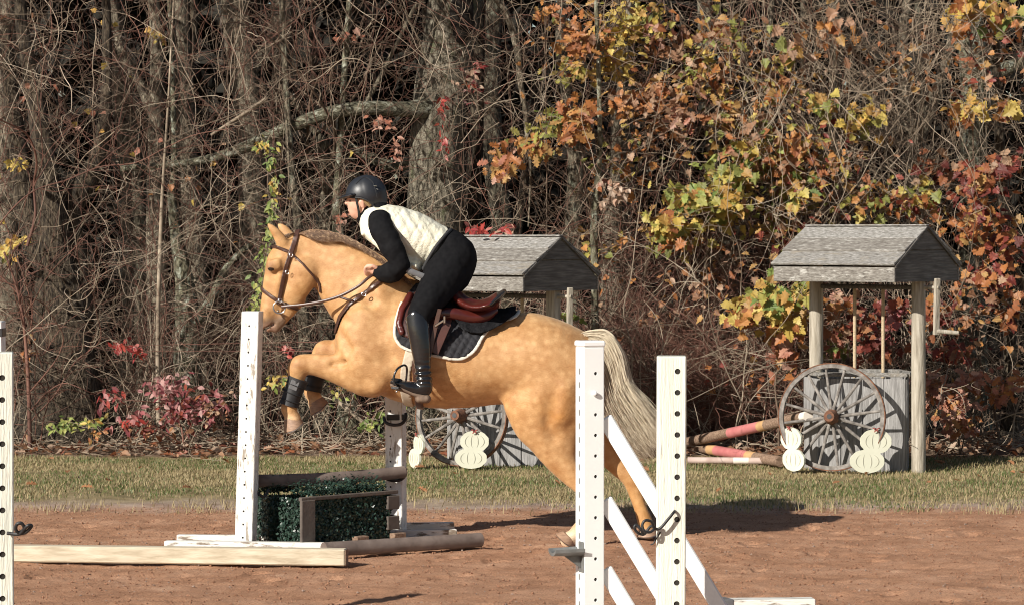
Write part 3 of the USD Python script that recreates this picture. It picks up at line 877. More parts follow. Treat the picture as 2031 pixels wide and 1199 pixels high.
def leafy(name, label, category, clusters, foot, seed, kind='maple', size=(.07, .13), singles=60, stems=None, stem_r=.012, m=twig_brown, droop=.5):
    """clusters: (px, py, rx, ry, depth, count, palette). foot: (px, depth) where the stem meets the ground, or None."""
    r = np.random.default_rng(seed)
    d0 = clusters[0][4]
    base = np.array([(foot[0] - CX) * foot[1] / F, foot[1], 0]) if foot else P(clusters[0][0], clusters[0][1], d0)
    t = Thing(name, label, category, base)
    tw = []
    hub = None
    if foot:
        top = max(clusters, key=lambda c: -c[1])
        e = P(top[0], top[1], top[4])
        mid = (base + e) / 2 + np.array([r.normal(0, .15), .1, 0])
        path = smooth_path([base, base * .7 + mid * .3 + [0, 0, .1], mid, e], 6)
        t.part('stem', tube(path, np.linspace(stem_r, stem_r * .3, len(path)), 7), m, smooth=True)
        hub = path
    leaves = []
    for (px, py, rx, ry, d, n, pal) in clusters:
        c = P(px, py, d)
        if hub is not None:
            k = hub[np.argmin(np.linalg.norm(hub - (c + [0, 0, -.25]), axis=1))]
            br = smooth_path([k, (k + c) / 2 + r.normal(0, .06, 3) + [0, 0, .06], c], 5)
            tw.append((br, np.linspace(stem_r, .004, len(br))))
        nb = max(3, n // 9)
        for b in range(nb):
            e = c + np.array([r.uniform(-1, 1) * rx * d / F, r.normal(0, .16), r.uniform(-1, 1) * ry * d / F])
            s0 = c + (e - c) * .1 + r.normal(0, .03, 3)
            tw.append((smooth_path([s0, (s0 + e) / 2 + r.normal(0, .035, 3), e], 4), np.linspace(.006, .0025, 9)))
        for q in range(int(n * CN)):
            a = r.uniform(0, 6.283); u = abs(r.normal(0, .62)) ** .8
            pos = c + np.array([math.cos(a) * u * rx * d / F, r.normal(0.06, .26), math.sin(a) * u * ry * d / F])
            # leaves hang and face the light, with scatter
            dd = np.array([r.normal(0, .75), r.normal(-.25, .4), -droop + r.normal(0, .5)])
            nn = np.array([-.45, -.75, .55]) + r.normal(0, .55, 3)
            sz = r.uniform(*size) * SZ
            pk = pal[int(r.integers(len(pal)))] if isinstance(pal, (list, tuple)) else pal
            leaves.append((sz, leaf_mesh(kind if isinstance(kind, str) else kind[int(r.integers(len(kind)))], sz, pos, dd, nn, r), leaf_mat(pk, int(r.integers(4))), (pk,)))
    leaves.sort(key=lambda q: -q[0])
    for sz, lm, mm, _ in leaves[:singles]:
        t.part('leaf', lm, mm)
    rest = {}
    for sz, lm, mm, _ in leaves[singles:]:
        rest.setdefault(mm.GetPath().name, (mm, []))[1].append(lm)
    for k, (mm, ls) in rest.items():
        t.part('foliage', join(*ls), mm, kind='stuff')
    if tw:
        t.hair('twigs', tw, m, kind='stuff')
    return t


Yw, Or, Yg, Br, Rd = 'yellow', 'orange', 'yellowgreen', 'brown', 'red'
leafy('oak_sapling', 'orange leaved oak sapling whose lobed leaves hang right of the hollow trunk', 'oak sapling',
      [(1160, 75, 62, 62, 25.0, 60, [Or, Or, Br]), (1140, 225, 48, 30, 24.8, 34, [Or, Or]), (1135, 265, 36, 22, 24.8, 22, [Or]), (1062, 290, 50, 24, 24.9, 30, [Or, Yg]), (1000, 325, 40, 40, 24.9, 26, [Or, Or, 'salmon']), (1095, 245, 60, 40, 25.2, 22, ['green', Yg]), (1080, 15, 26, 16, 25, 8, [Or])], (1065, 25.0), 1, 'oak', (.09, .16), 90)
leafy('yellow_tree', 'young tree with small bright yellow leaves at the top middle of the view', 'tree',
      [(1245, 50, 52, 52, 25.3, 80, [Yw, Yw, Yg]), (1225, 120, 45, 40, 25.3, 44, [Yw]), (1290, 30, 40, 36, 25.3, 36, [Yw, Yg]), (1150, 140, 40, 30, 25.2, 20, [Yw, Yg]), (1305, 60, 30, 40, 25.1, 26, [Or, Yw, 'salmon'])], (1265, 25.6), 2, ('ovate', 'maple'), (.06, .11), 80)
leafy('oak_tree_spray', 'brown and pinkish oak leaves hanging in a loose spray over bare twigs', 'oak',
      [(1290, 180, 50, 38, 25.0, 50, [Or, Br]), (1340, 225, 42, 40, 24.9, 56, [Br, 'salmon', Br]), (1230, 195, 34, 30, 25, 26, [Or, Br]), (1390, 150, 60, 40, 25.1, 50, [Br, Yg, Or]), (1430, 60, 60, 44, 25.2, 50, [Br, Or, Yg]), (1320, 95, 50, 40, 25.3, 24, [Br]), (1440, 230, 60, 46, 25.1, 50, [Or, Yg, Br])], (1370, 25.4), 3, 'oak', (.08, .14), 90)
leafy('maple_sapling', 'yellow green maple foliage right of the palomino rump, above the white post', 'maple',
      [(1395, 395, 70, 40, 24.8, 90, [Yg, Yw, 'green']), (1330, 445, 52, 34, 24.7, 60, [Yw, Yg, Or]), (1445, 345, 66, 46, 24.9, 70, [Yg, Yg, 'green']), (1490, 285, 50, 46, 25, 44, [Yg, Yw, Br]), (1440, 400, 50, 46, 24.8, 46, [Yw, Yg]), (1560, 330, 56, 50, 25, 40, [Yg, Br, Or]), (1540, 430, 50, 36, 24.9, 30, [Yg, Yw, Br]), (1360, 480, 50, 24, 24.8, 24, [Or, Yg])], (1420, 25.0), 4, 'maple', (.075, .13), 120)
leafy('maple_sapling', 'golden maple leaves just left of the right well, below its roof', 'maple',
      [(1540, 590, 60, 34, 23.9, 60, [Yw, Yg, 'green']), (1480, 620, 34, 34, 24.0, 40, [Yw, Or]), (1565, 640, 44, 30, 23.9, 36, [Yw, Or]), (1560, 690, 30, 36, 24.1, 26, [Or, 'salmon']), (1600, 575, 26, 30, 24.0, 22, [Yg, Yw])], (1545, 24.3), 5, 'maple', (.08, .14), 110)
leafy('maple_sapling', 'few large green and yellow maple leaves among the vines above the right well', 'maple',
      [(1632, 205, 36, 22, 24.7, 18, ['green', Yg]), (1716, 232, 26, 34, 24.7, 20, [Yw, Yg]), (1690, 250, 20, 16, 24.7, 8, [Yw]), (1600, 290, 60, 40, 24.9, 26, [Or, Br, Yw]), (1585, 380, 40, 36, 24.8, 22, [Yg, 'green', Yw]), (1720, 400, 60, 30, 24.9, 18, [Yg, Or]), (1640, 60, 70, 50, 24.9, 18, [Br, Or]), (1840, 380, 36, 26, 24.8, 14, [Yg, Yw]), (1560, 110, 40, 60, 24.8, 22, [Br, Yg])], (1665, 25.2), 6, 'maple', (.08, .14), 100)
leafy('maple_sapling', 'two bright yellow and orange leaf sprays in the upper right', 'maple',
      [(1915, 218, 34, 20, 24.8, 26, [Yw, Yw, Or]), (2000, 215, 28, 24, 24.8, 16, [Yw, Or]), (1925, 15, 50, 26, 25, 34, [Or, Yw]), (1990, 30, 40, 34, 25, 22, ['green', Yg, Or]), (1905, 50, 16, 22, 25, 8, [Or])], (1950, 25.2), 7, 'maple', (.08, .15), 70)
leafy('red_maple', 'dark red and orange maple foliage at the right edge beside the right well roof', 'maple',
      [(1945, 375, 56, 60, 24.6, 60, [Rd, Rd, Or]), (1990, 470, 44, 64, 24.6, 40, [Rd, Or]), (1925, 445, 40, 40, 24.5, 40, [Rd, Or, Or]), (1960, 555, 60, 34, 24.4, 44, [Or, Rd, Br]), (1995, 330, 40, 40, 24.8, 36, [Rd, Br]), (1860, 330, 50, 40, 25, 22, [Rd, Br]), (2000, 620, 34, 60, 24.7, 24, [Or, Rd])], (1985, 24.8), 8, 'maple', (.07, .13), 110)
leafy('oak_shrub', 'salmon coloured oak shrub right of the right well post', 'oak shrub',
      [(1885, 785, 48, 42, 23.9, 80, ['salmon', 'salmon', Or]), (1905, 835, 40, 26, 23.8, 36, ['salmon', Or]), (1845, 755, 26, 30, 24, 26, ['salmon', Br]), (1990, 770, 36, 34, 24, 40, ['salmon', Or]), (1930, 745, 34, 20, 24, 22, ['salmon']), (1900, 690, 40, 20, 24.2, 12, [Br, Rd])], (1905, 24.2), 9, 'oak', (.07, .13), 110)
leafy('red_shrub', 'dark red leaved undergrowth seen through the right well frame', 'shrub',
      [(1700, 650, 56, 44, 24.3, 36, [Rd, Rd, Br]), (1760, 630, 44, 50, 24.3, 44, [Rd, 'pink']), (1665, 600, 34, 34, 24.3, 30, [Br, Or, 'salmon']), (1740, 690, 60, 30, 24.3, 24, [Rd, Rd]), (1850, 620, 40, 50, 24.5, 26, [Rd, Or]), (1880, 700, 50, 30, 24.6, 20, [Rd]), (1660, 690, 30, 26, 24.3, 16, ['green', 'salmon'])], (1725, 24.6), 10, 'maple', (.06, .11), 100)
leafy('burning_bush', 'low pink leaved bush at the wood edge left of the near jump post', 'shrub',
      [(365, 800, 66, 40, 24.3, 120, ['pink', 'pink', Rd]), (330, 765, 36, 26, 24.4, 44, ['pink']), (420, 815, 34, 40, 24.3, 46, ['pink', Br]), (262, 830, 26, 20, 24.2, 26, ['pink', 'sumac']), (215, 790, 26, 24, 24.4, 16, ['sumac', 'pink']), (300, 850, 60, 20, 24.4, 24, [Rd, Br])], (365, 24.5), 11, 'ovate', (.06, .10), 110, m=twig_red)
leafy('red_sumac', 'scarlet sumac leaves above the left well roof', 'sumac',
      [(945, 455, 18, 11, 23.9, 20, ['sumac']), (975, 466, 12, 6, 23.9, 8, ['sumac']), (1005, 455, 16, 13, 23.9, 16, ['sumac', 'dry']), (570, 690, 14, 10, 24.6, 12, ['sumac']), (232, 685, 18, 12, 24.5, 14, ['sumac']), (272, 695, 6, 20, 24.5, 9, ['sumac'])], (985, 24.2), 12, 'ovate', (.06, .10), 60, m=twig_red)
leafy('red_creeper', 'red creeper leaves hanging down the hollow trunk', 'creeper',
      [(876, 215, 6, 40, 25.4, 16, ['sumac', Rd]), (880, 280, 6, 34, 25.4, 14, ['sumac']), (755, 240, 22, 20, 25.2, 18, ['salmon']), (786, 300, 6, 28, 25.2, 12, ['salmon']), (935, 165, 30, 40, 25.5, 22, ['pink', 'dry', Rd]), (950, 130, 18, 14, 25.5, 8, ['sumac'])], None, 13, 'ovate', (.05, .085), 40, m=twig_red)
leafy('dry_leaf_spray', 'pale curled dry leaves on a twig right of the left well roof', 'dry leaves',
      [(1225, 378, 26, 20, 24.9, 30, ['dry']), (1190, 362, 12, 10, 24.9, 8, ['dry', 'salmon']), (1195, 400, 14, 8, 24.9, 8, ['dry']), (1240, 470, 16, 20, 25, 6, [Or])], None, 14, 'ovate', (.06, .11), 40, m=twig_grey)
leafy('green_creeper', 'strand of green yellow creeper hanging beside the horse face', 'creeper',
      [(522, 285, 22, 12, 24.4, 16, ['green', Yw]), (535, 320, 8, 26, 24.4, 14, ['green']), (543, 365, 7, 26, 24.4, 14, ['green', Yw]), (538, 410, 8, 30, 24.4, 16, ['green']), (531, 460, 7, 26, 24.4, 14, ['green']), (526, 510, 12, 30, 24.4, 18, ['green']), (516, 560, 10, 26, 24.4, 16, ['green']), (503, 610, 10, 30, 24.4, 14, ['green'])], None, 15, 'ovate', (.05, .085), 70, m=twig_grey, droop=.8)
leafy('low_creeper', 'yellow green creeper leaves near the ground behind the jump posts', 'creeper',
      [(560, 752, 40, 12, 24.3, 26, ['green', Yw]), (608, 755, 14, 10, 24.3, 8, ['green']), (135, 842, 44, 10, 24.2, 36, ['green']), (190, 835, 20, 10, 24.2, 10, ['green', Yw]), (730, 840, 24, 18, 24.4, 14, ['green']), (755, 820, 16, 10, 24.4, 8, ['green']), (840, 780, 40, 20, 24.6, 10, ['green']), (190, 858, 14, 8, 24.2, 6, [Or]), (1130, 630, 40, 16, 24.5, 16, ['green']), (680, 770, 40, 30, 24.7, 14, [Yg, 'green'])], None, 16, 'ovate', (.05, .085), 60, m=twig_grey)
leafy('last_leaves', 'scattered yellow leaves still clinging to the left trees', 'leaves',
      [(212, 45, 8, 14, 26, 6, [Yw]), (310, 70, 8, 12, 26.4, 6, [Yw]), (24, 325, 14, 18, 25, 10, [Yw]), (36, 475, 14, 22, 25, 12, [Yw]), (8, 500, 10, 40, 25, 12, [Yw, Yg]), (60, 700, 30, 40, 25, 8, [Or, Br]), (700, 70, 60, 10, 25.4, 6, ['salmon']), (380, 420, 300, 200, 25.4, 16, [Or, Br, 'salmon', Yw]), (180, 220, 150, 120, 25.4, 8, ['salmon', Yw]), (1180, 500, 80, 60, 25, 16, [Or, Yg]), (1330, 620, 120, 90, 25, 14, [Or, Br]), (1450, 760, 100, 60, 24.8, 16, [Or, Rd]), (680, 430, 20, 20, 25, 4, ['salmon'])], None, 17, 'maple', (.05, .09), 60, m=twig_grey)


leafy('leafy_vines', 'loose drape of small rust and yellow green leaves over the vines, upper right', 'leafy vines',
      [(1400, 120, 120, 110, 25.2, 150, [Br, Or, Yg, Yw]), (1540, 180, 110, 130, 25.0, 150, [Br, Or, Yg]), (1480, 330, 110, 90, 24.9, 120, [Yg, Or, Br, 'green']), (1650, 330, 140, 110, 24.8, 130, [Or, Rd, Yg, Br]), (1790, 400, 120, 60, 24.8, 90, [Rd, Or, Yg]), (1290, 260, 90, 110, 25.1, 80, [Or, Br]), (1780, 120, 160, 120, 25.0, 70, [Br, Or]), (1950, 130, 80, 110, 25.0, 60, [Or, Rd, Br]), (1230, 330, 70, 90, 25.3, 40, [Or, Yg]), (1560, 480, 90, 60, 24.8, 60, [Or, Rd, Yg]), (1900, 620, 90, 110, 24.8, 70, [Rd, Or, Br]), (1120, 120, 70, 110, 25.3, 40, [Or, Yg]), (1420, 560, 100, 70, 24.9, 40, [Or, Br])], None, 21, ('maple', 'oak', 'ovate'), (.05, .10), 160, m=twig_grey)


# ------------------------------------------------------------------ litter under the trees
def litter(n, yr, seed, smin, smax, zr=.05, xr=(-5.6, 6.2)):
    r = np.random.default_rng(seed)
    ms = []
    x, y = r.uniform(*xr, n), r.uniform(*yr, n)
    for k in range(n):
        e = 24.25 + (meshkit.fbm(np.array([[x[k] * 1.4, 0, 0]]), 3, 18)[0] - .5) * .5
        if y[k] < e - .25 * r.uniform():
            continue
        nn = np.array([r.normal(0, .5), r.normal(-.3, .5), 1.0])
        ms.append(leaf_mesh('ovate' if r.uniform() < .5 else 'oak', r.uniform(smin, smax), np.array([x[k], y[k], r.uniform(0, zr)]), r.normal(0, 1, 3) * [1, 1, .25], nn, r, .5))
    return join(*ms)


for k, (pal, q, n) in enumerate((('brown', 0, 1100), ('brown', 2, 1200), ('red', 3, 420), ('dry', 2, 620), ('salmon', 2, 420), ('dry', 0, 500))):
    single('fallen_leaves', litter(n, (24.0, 26.6), 300 + k, .05, .12), leaf_mat(pal, q),
           ['tan', 'dark brown', 'red', 'buff', 'rusty', 'pale dry'][k] + ' fallen leaves along the foot of the wood', 'fallen leaves', kind='stuff')
rs = np.random.default_rng(404)
sticks = []
for _ in range(1500):
    p0 = np.array([rs.uniform(-5.6, 6.2), rs.uniform(24.3, 26.0), rs.uniform(.01, .09)])
    sticks.append(wiggle(p0, (rs.normal(0, 1), rs.normal(0, .5), rs.normal(0, .12)), rs.uniform(.1, .5), rs.uniform(.003, .007), .002, 5, .4, 0, rs))
pth = numbered('/World', 'fallen_twigs'); curves(pth, sticks, twig_grey)
tag(stage.GetPrimAtPath(pth), 'pale fallen twigs and mulch along the wood edge', 'twigs', None, 'stuff')
single('lawn_leaves', join(*[leaf_mesh('oak', rs.uniform(.05, .1), np.array([rs.uniform(-5, 5.4), rs.uniform(20.3, 24.2), .03]), rs.normal(0, 1, 3) * [1, 1, .2], np.array([rs.normal(0, .4), -.4, 1.0]), rs, .5) for _ in range(70)]),
       leaf_mat('brown', 3), 'few brown leaves lying on the lawn', 'fallen leaves', kind='stuff')
# ------------------------------------------------------------------ the horse
def horse_prims():
    p = []
    # trunk
    p.append(Chain([(742, 662, 0, 70, .8), (785, 680, 0, 104, .86), (850, 700, 0, 107, .92), (920, 714, 0, 94, 1.02),
                    (990, 716, 0, 85, 1.08), (1055, 716, 0, 90, 1.02), (1105, 725, 0, 82, .98), (1135, 738, 0, 66, .98)], .05, 4))
    # withers and croup line
    p.append(Chain([(770, 585, 0, 32, .6), (830, 590, 0, 30, .7), (900, 628, 0, 28, .9)], .06, 3))
    p.append(Chain([(1000, 662, 0, 32, 1.3), (1050, 652, 0, 28, 1.4), (1105, 672, 0, 30, 1.3), (1150, 685, 0, 24, 1)], .06, 3))
    # shoulders and breast
    for s in (-1, 1):
        p.append(Chain([(742, 590, s * .09, 46, .8), (720, 660, s * .15, 50, .8), (722, 712, s * .15, 50, .8)], .05, 3))
        p.append(Chain([(702, 676, s * .10, 36, .9), (705, 712, s * .11, 32, .9)], .04, 2))
    # neck
    p.append(Chain([(607, 489, 0, 30, .62), (642, 506, 0, 46, .5), (676, 533, 0, 62, .48), (720, 578, 0, 80, .56), (765, 622, 0, 88, .68)], .035, 4))
    # head: skull and nose, cheek, lower jaw, lips
    p.append(Chain([(589, 486, 0, 25, .78), (566, 514, 0, 33, .84), (555, 548, 0, 31, .76), (545, 585, 0, 26, .70), (535, 618, 0, 20, .86), (530, 636, 0, 17, .98)], .018, 4))
    for s in (-1, 1):
        p.append(Chain([(602, 536, s * .045, 31, .62), (596, 556, s * .045, 29, .58), (580, 586, s * .03, 24, .55)], .02, 3))
        p.append(Chain([(540, 529, s * .085, 11, .7), (548, 526, s * .088, 10, .6)], .02, 1))
        p.append(Chain([(536, 520, s * .082, 5, .8), (551, 518, s * .09, 5, .7)], .012, 1))
        p.append(Chain([(556, 548, s * .078, 5, .7), (548, 590, s * .055, 4, .7)], .02, 1))      # facial crest
        p.append(Chain([(526, 618, s * .045, 9, .6), (522, 628, s * .042, 9, .6)], .012, 1))     # nostril wing
    p.append(Chain([(585, 590, 0, 22, .62), (566, 615, 0, 19, .60), (551, 638, 0, 14, .8), (546, 648, 0, 11, .8)], .018, 3))
    p.append(Chain([(527, 642, 0, 13, 1.1), (533, 648, 0, 10, 1.1)], .012, 1))
    # ears
    p.append(Chain([(561, 482, -.05, 13, .7), (549, 464, -.06, 10, .7), (538, 451, -.065, 6, .7), (530, 443, -.066, 1.5, .8)], .012, 3))
    p.append(Chain([(577, 476, .05, 12, .7), (565, 458, .06, 10, .7), (557, 449, .065, 6, .7), (552, 443, .066, 1.5, .8)], .012, 3))
    p.append(Chain([(552, 474, -.088, 5, .6), (541, 458, -.088, 4, .6), (534, 449, -.08, 1.5, .6)], .008, 2, neg=True))
    # near foreleg
    s = -.145
    p.append(Chain([(738, 705, s, 52, .8), (728, 742, s, 42, .72), (690, 735, s, 34, .7), (650, 727, s, 25, .75), (616, 722, s, 20.5, .85), (594, 726, s, 22, .85),
                    (589, 742, s, 18, .85), (583, 765, s, 13.5, .85), (576, 795, s, 13, .85), (573, 808, s, 16, .9), (577, 820, s, 14, .95), (581, 832, s, 17, .95)], .03, 4))
    p.append(Chain([(742, 768, s + .01, 18, .8), (728, 762, s + .01, 20, .8)], .03, 2))
    p.append(Chain([(690, 716, s - .03, 12, .7), (640, 712, s - .02, 8, .7), (606, 712, s - .01, 7, .8)], .02, 2))
    # far foreleg
    s = .145
    p.append(Chain([(738, 700, s, 50, .8), (700, 720, s, 38, .72), (672, 706, s, 27, .75), (646, 694, s, 21, .85), (634, 706, s, 17, .85), (629, 725, s, 13.5, .85),
                    (621, 762, s, 13, .85), (619, 776, s, 16, .9), (624, 788, s, 14, .95), (629, 800, s, 17, .95)], .03, 4))
    # near hind leg
    s = -.135
    p.append(Chain([(1085, 742, s + .03, 78, .72), (1072, 800, s, 66, .66), (1084, 850, s, 50, .62), (1105, 900, s, 33, .66), (1130, 936, s, 24, .72), (1156, 962, s, 20, .8), (1172, 980, s, 19, .8),
                    (1170, 1005, s, 15, .85), (1160, 1032, s, 12.5, .85), (1150, 1050, s, 16, .9), (1138, 1062, s, 14, .95), (1127, 1070, s, 16, .95)], .03, 4))
    p.append(Chain([(1145, 742, s + .02, 50, .8), (1130, 800, s, 46, .75), (1118, 850, s, 34, .7), (1122, 880, s, 20, .7)], .05, 3))
    p.append(Chain([(1178, 966, s, 9, .8), (1168, 962, s, 9, .8)], .015, 1))
    p.append(Chain([(1030, 800, s - .02, 26, .7), (1050, 850, s - .02, 20, .6)], .05, 2))
    # far hind leg
    s = .135
    p.append(Chain([(1095, 745, s - .03, 76, .72), (1120, 805, s, 64, .66), (1160, 850, s, 46, .62), (1200, 890, s, 30, .66), (1228, 920, s, 23, .72), (1246, 942, s, 19, .8), (1256, 962, s, 16, .85),
                    (1268, 1000, s, 12.5, .85), (1279, 1032, s, 14.5, .9), (1284, 1046, s, 13, .95), (1286, 1054, s, 15, .95)], .03, 4))
    p.append(Chain([(1150, 745, s - .02, 48, .8), (1180, 810, s, 44, .75), (1206, 862, s, 26, .7)], .05, 3))
    p.append(Chain([(1262, 938, s, 8, .8), (1250, 934, s, 8, .8)], .015, 1))
    # dock
    p.append(Chain([(1135, 690, 0, 28, .9), (1165, 676, 0, 17, .9), (1196, 674, 0, 12, .9), (1214, 694, 0, 9, .9)], .02, 3))
    # creases: behind the elbow, flank fold, throat, jowl, buttock cleft, between the forelegs
    for s in (-1, 1):
        p.append(Chain([(772, 690, s * .30, 10, .8), (768, 740, s * .275, 12, .8), (766, 780, s * .25, 13, .8)], .035, 3, neg=True))
        p.append(Chain([(985, 735, s * .335, 10, .7), (1000, 775, s * .30, 13, .7), (1012, 806, s * .27, 12, .7)], .035, 3, neg=True))
        p.append(Chain([(668, 650, s * .215, 8, .8), (690, 690, s * .25, 8, .7)], .03, 2, neg=True))
        p.append(Chain([(632, 545, s * .145, 8, .6), (628, 568, s * .135, 8, .6)], .02, 1, neg=True))
        p.append(Chain([(700, 600, s * .215, 6, .7), (740, 560, s * .21, 6, .7)], .04, 2, neg=True))
        p.append(Chain([(560, 560, s * .110, 7, .6), (552, 590, s * .090, 7, .6)], .02, 1, neg=True))
        p.append(Chain([(521, 626, s * .060, 3.6, .8), (524, 620, s * .062, 3, .8)], .008, 1, neg=True))
        p.append(Chain([(1086, 838, s * .245, 6, .7), (1100, 870, s * .222, 6, .6)], .03, 1, neg=True))
        p.append(Chain([(1060, 740, s * .345, 8, .6), (1050, 790, s * .315, 8, .6)], .05, 1, neg=True))
    for s in (-1, 1):
        p.append(Chain([(806, 640, s * .315, 7, .6), (790, 700, s * .315, 7, .6)], .05, 1, neg=True))
        for k in range(5):
            p.append(Chain([(880 + k * 24, 690 - k * 3, s * .345, 4, .6), (888 + k * 24, 750 - k * 4, s * .325, 4, .6)], .035, 1, neg=True))
        p.append(Chain([(655, 500, s * .135, 8, .6), (700, 545, s * .16, 9, .6), (735, 600, s * .20, 9, .6)], .05, 2, neg=True))
        p.append(Chain([(1120, 770, s * .245, 12, .7), (1112, 820, s * .23, 12, .7)], .06, 1))
        p.append(Chain([(1098, 775, s * .285, 5, .6), (1092, 825, s * .262, 5, .6)], .04, 1, neg=True))
        p.append(Chain([(736, 690, s * .235, 5, .6), (700, 715, s * .225, 5, .6), (660, 722, s * .19, 3.5, .6)], .025, 2, neg=True))
        p.append(Chain([(760, 735, s * .215, 20, .7), (745, 760, s * .20, 18, .7)], .04, 1))
    p.append(Chain([(526, 652, 0, 2.2, 9), (545, 641, 0, 2.0, 9)], .006, 1, neg=True))      # mouth
    p.append(Chain([(1190, 700, 0, 5, .5), (1195, 800, 0, 14, .5)], .03, 1, neg=True))
    return p


HP = horse_prims()
_los, _his = zip(*[q.bounds(.02) for q in HP if not q.neg])
hg = Grid(np.min(_los, 0), np.max(_his, 0), .0095)
hf = hg.field(HP, .05)
hv, hfc = relax(nets(hf, hg), 5)
fur = (meshkit.fbm(hv * 9, 3, 3) - .5)
_, _, hn = meshkit.arrays((hv, hfc), True)
hv = hv + hn * (fur * .006)[:, None]


def horse_colour(v):
    """The palomino coat: golden, shade painted on belly and jowl, paler legs and nose bridge, grey lips, brown knees."""
    px, py = CX + v[:, 0] * F / v[:, 1], HY + (H - v[:, 2]) * F / v[:, 1]
    c = np.tile([.55, .320, .145], (len(v), 1))

    def blend(w, col):
        w = np.clip(w, 0, 1)[:, None]
        c[:] = c * (1 - w) + np.array(col) * w
    n1 = meshkit.fbm(v * 5.0, 3, 1); n2 = meshkit.fbm(v * 16, 3, 2)
    blend((n1 - .45) * 2.6, (.575, .335, .145))
    blend((n2 - .50) * 1.9, (.43, .215, .078))
    blend((.40 - n2) * 2.4, (.60, .37, .17))
    seg = lambda ax, ay, r0, r1: np.clip((r1 - np.hypot(px - ax, py - ay)) / (r1 - r0), 0, 1)
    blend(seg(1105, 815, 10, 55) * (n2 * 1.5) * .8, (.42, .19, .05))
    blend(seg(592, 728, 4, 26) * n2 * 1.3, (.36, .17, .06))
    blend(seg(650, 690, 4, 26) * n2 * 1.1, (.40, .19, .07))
    blend(seg(612, 578, 4, 34) * .55, (.44, .21, .06))  # shade under the jaw painted into the coat
    blend(seg(536, 532, 6, 20) * .75, (.30, .155, .07))
    nose = np.clip((py - (628 - (px - 515) * .25)) / 14, 0, 1) * (px < 566) * (py > 590) * (py < 670)
    blend(nose * .9, (.20, .135, .095))
    blend(seg(534, 652, 6, 18), (.33, .20, .14))
    blend(seg(552, 463, 2, 12) * (v[:, 1] < HZ - .055) * .4, (.40, .25, .12))
    low = np.clip((py - 1030) / 30, 0, 1) * (px > 1090)
    blend(low * .75 * (px < 1200), (.72, .60, .45))
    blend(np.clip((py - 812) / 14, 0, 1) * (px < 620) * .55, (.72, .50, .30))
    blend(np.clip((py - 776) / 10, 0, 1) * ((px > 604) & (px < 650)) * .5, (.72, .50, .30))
    blend(np.clip((py - 940) / 40, 0, 1) * (px > 1225) * .35, (.52, .27, .08))
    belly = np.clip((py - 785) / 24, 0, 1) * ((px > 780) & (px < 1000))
    blend(belly * .5, (.46, .22, .06))  # underside shade painted into the coat
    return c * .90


coat = usdkit.material(stage, '/World/Looks/palomino_coat', {
    'geo': ('geometry', {}), 'at': ('attribute', {'attribute': 'tint'}),
    'vo': ('voronoi_texture', {'feature': 'smooth_f1', 'scale': 24.0, 'smoothness': .6, 'randomness': 1.0}),
    'vr': ('rgb_ramp', {'ramp': [(.05, (1.12, 1.14, 1.17)), (.32, (1.0, 1.0, 1.0)), (.60, (.86, .80, .74))]}),
    'n1': ('noise_texture', {'scale': 11.0, 'detail': 6.0, 'roughness': .65}),
    'r1': ('rgb_ramp', {'ramp': [(.32, (.76, .68, .60)), (.5, (1, 1, 1)), (.70, (1.13, 1.17, 1.24))]}),
    'mp': ('mapping', {'scale': (40, 60, 110)}),
    'n2': ('noise_texture', {'scale': 2.2, 'detail': 5.0, 'roughness': .7}),
    'r2': ('rgb_ramp', {'ramp': [(.3, (.86, .84, .82)), (.5, (1, 1, 1)), (.7, (1.10, 1.10, 1.10))]}),
    'm1': ('mix_color', {'blend_type': 'multiply', 'fac': .75, 'use_clamp': False}), 'm2': ('mix_color', {'blend_type': 'multiply', 'fac': .7, 'use_clamp': False}),
    'm3': ('mix_color', {'blend_type': 'multiply', 'fac': 1.0, 'use_clamp': False}),
    'bu': ('bump', {'distance': .005, 'strength': .55}),
    'p': ('principled_bsdf', {'roughness': .5, 'specular_ior_level': .32, 'sheen_weight': .18, 'sheen_roughness': .35, 'sheen_tint': (1.0, .9, .72)})},
    [('geo.position', 'vo.vector'), ('vo.distance', 'vr.fac'), ('geo.position', 'n1.vector'), ('n1.fac', 'r1.fac'), ('geo.position', 'mp.vector'), ('mp.vector', 'n2.vector'), ('n2.fac', 'r2.fac'),
     ('at.color', 'm1.a'), ('vr.color', 'm1.b'), ('m1.result', 'm2.a'), ('r1.color', 'm2.b'), ('m2.result', 'm3.a'), ('r2.color', 'm3.b'), ('m3.result', 'p.base_color'),
     ('n2.fac', 'bu.height'), ('bu.normal', 'p.normal')], surface='p.BSDF')
horse = Thing('horse', 'golden palomino horse in mid jump with forelegs tucked over the rail', 'horse', (P(900, 1075, HZ)[0], HZ, 0))
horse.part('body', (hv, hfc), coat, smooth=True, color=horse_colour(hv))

eye_m = mat('horse_eye', [(0, (.012, .008, .006)), (1, (.03, .018, .012))], rough=.08)
for s, px, nm in ((-1, 541, 'near eye'), (1, 541, None)):
    e = trimesh.creation.icosphere(2, .021)
    v = np.array(e.vertices) * [1.15, .7, .85] + P(539, 532, HZ + s * .092)
    horse.part('eye', (v, e.faces), eye_m, smooth=True)

hoof_m = mat('hoof_horn', [(.3, (.21, .125, .08)), (.7, (.36, .23, .15))], scale=(1, 1, 5), noise=30, rough=.55, bump=(60, .003, .5))
sole_m = mat('hoof_sole', [(.3, (.16, .12, .09)), (.7, (.27, .21, .16))], noise=40, rough=.9)
shoe_m = mat('horse_shoe_steel', [(.3, (.25, .24, .23)), (.7, (.4, .39, .37))], noise=40, rough=.35, metallic=.9)


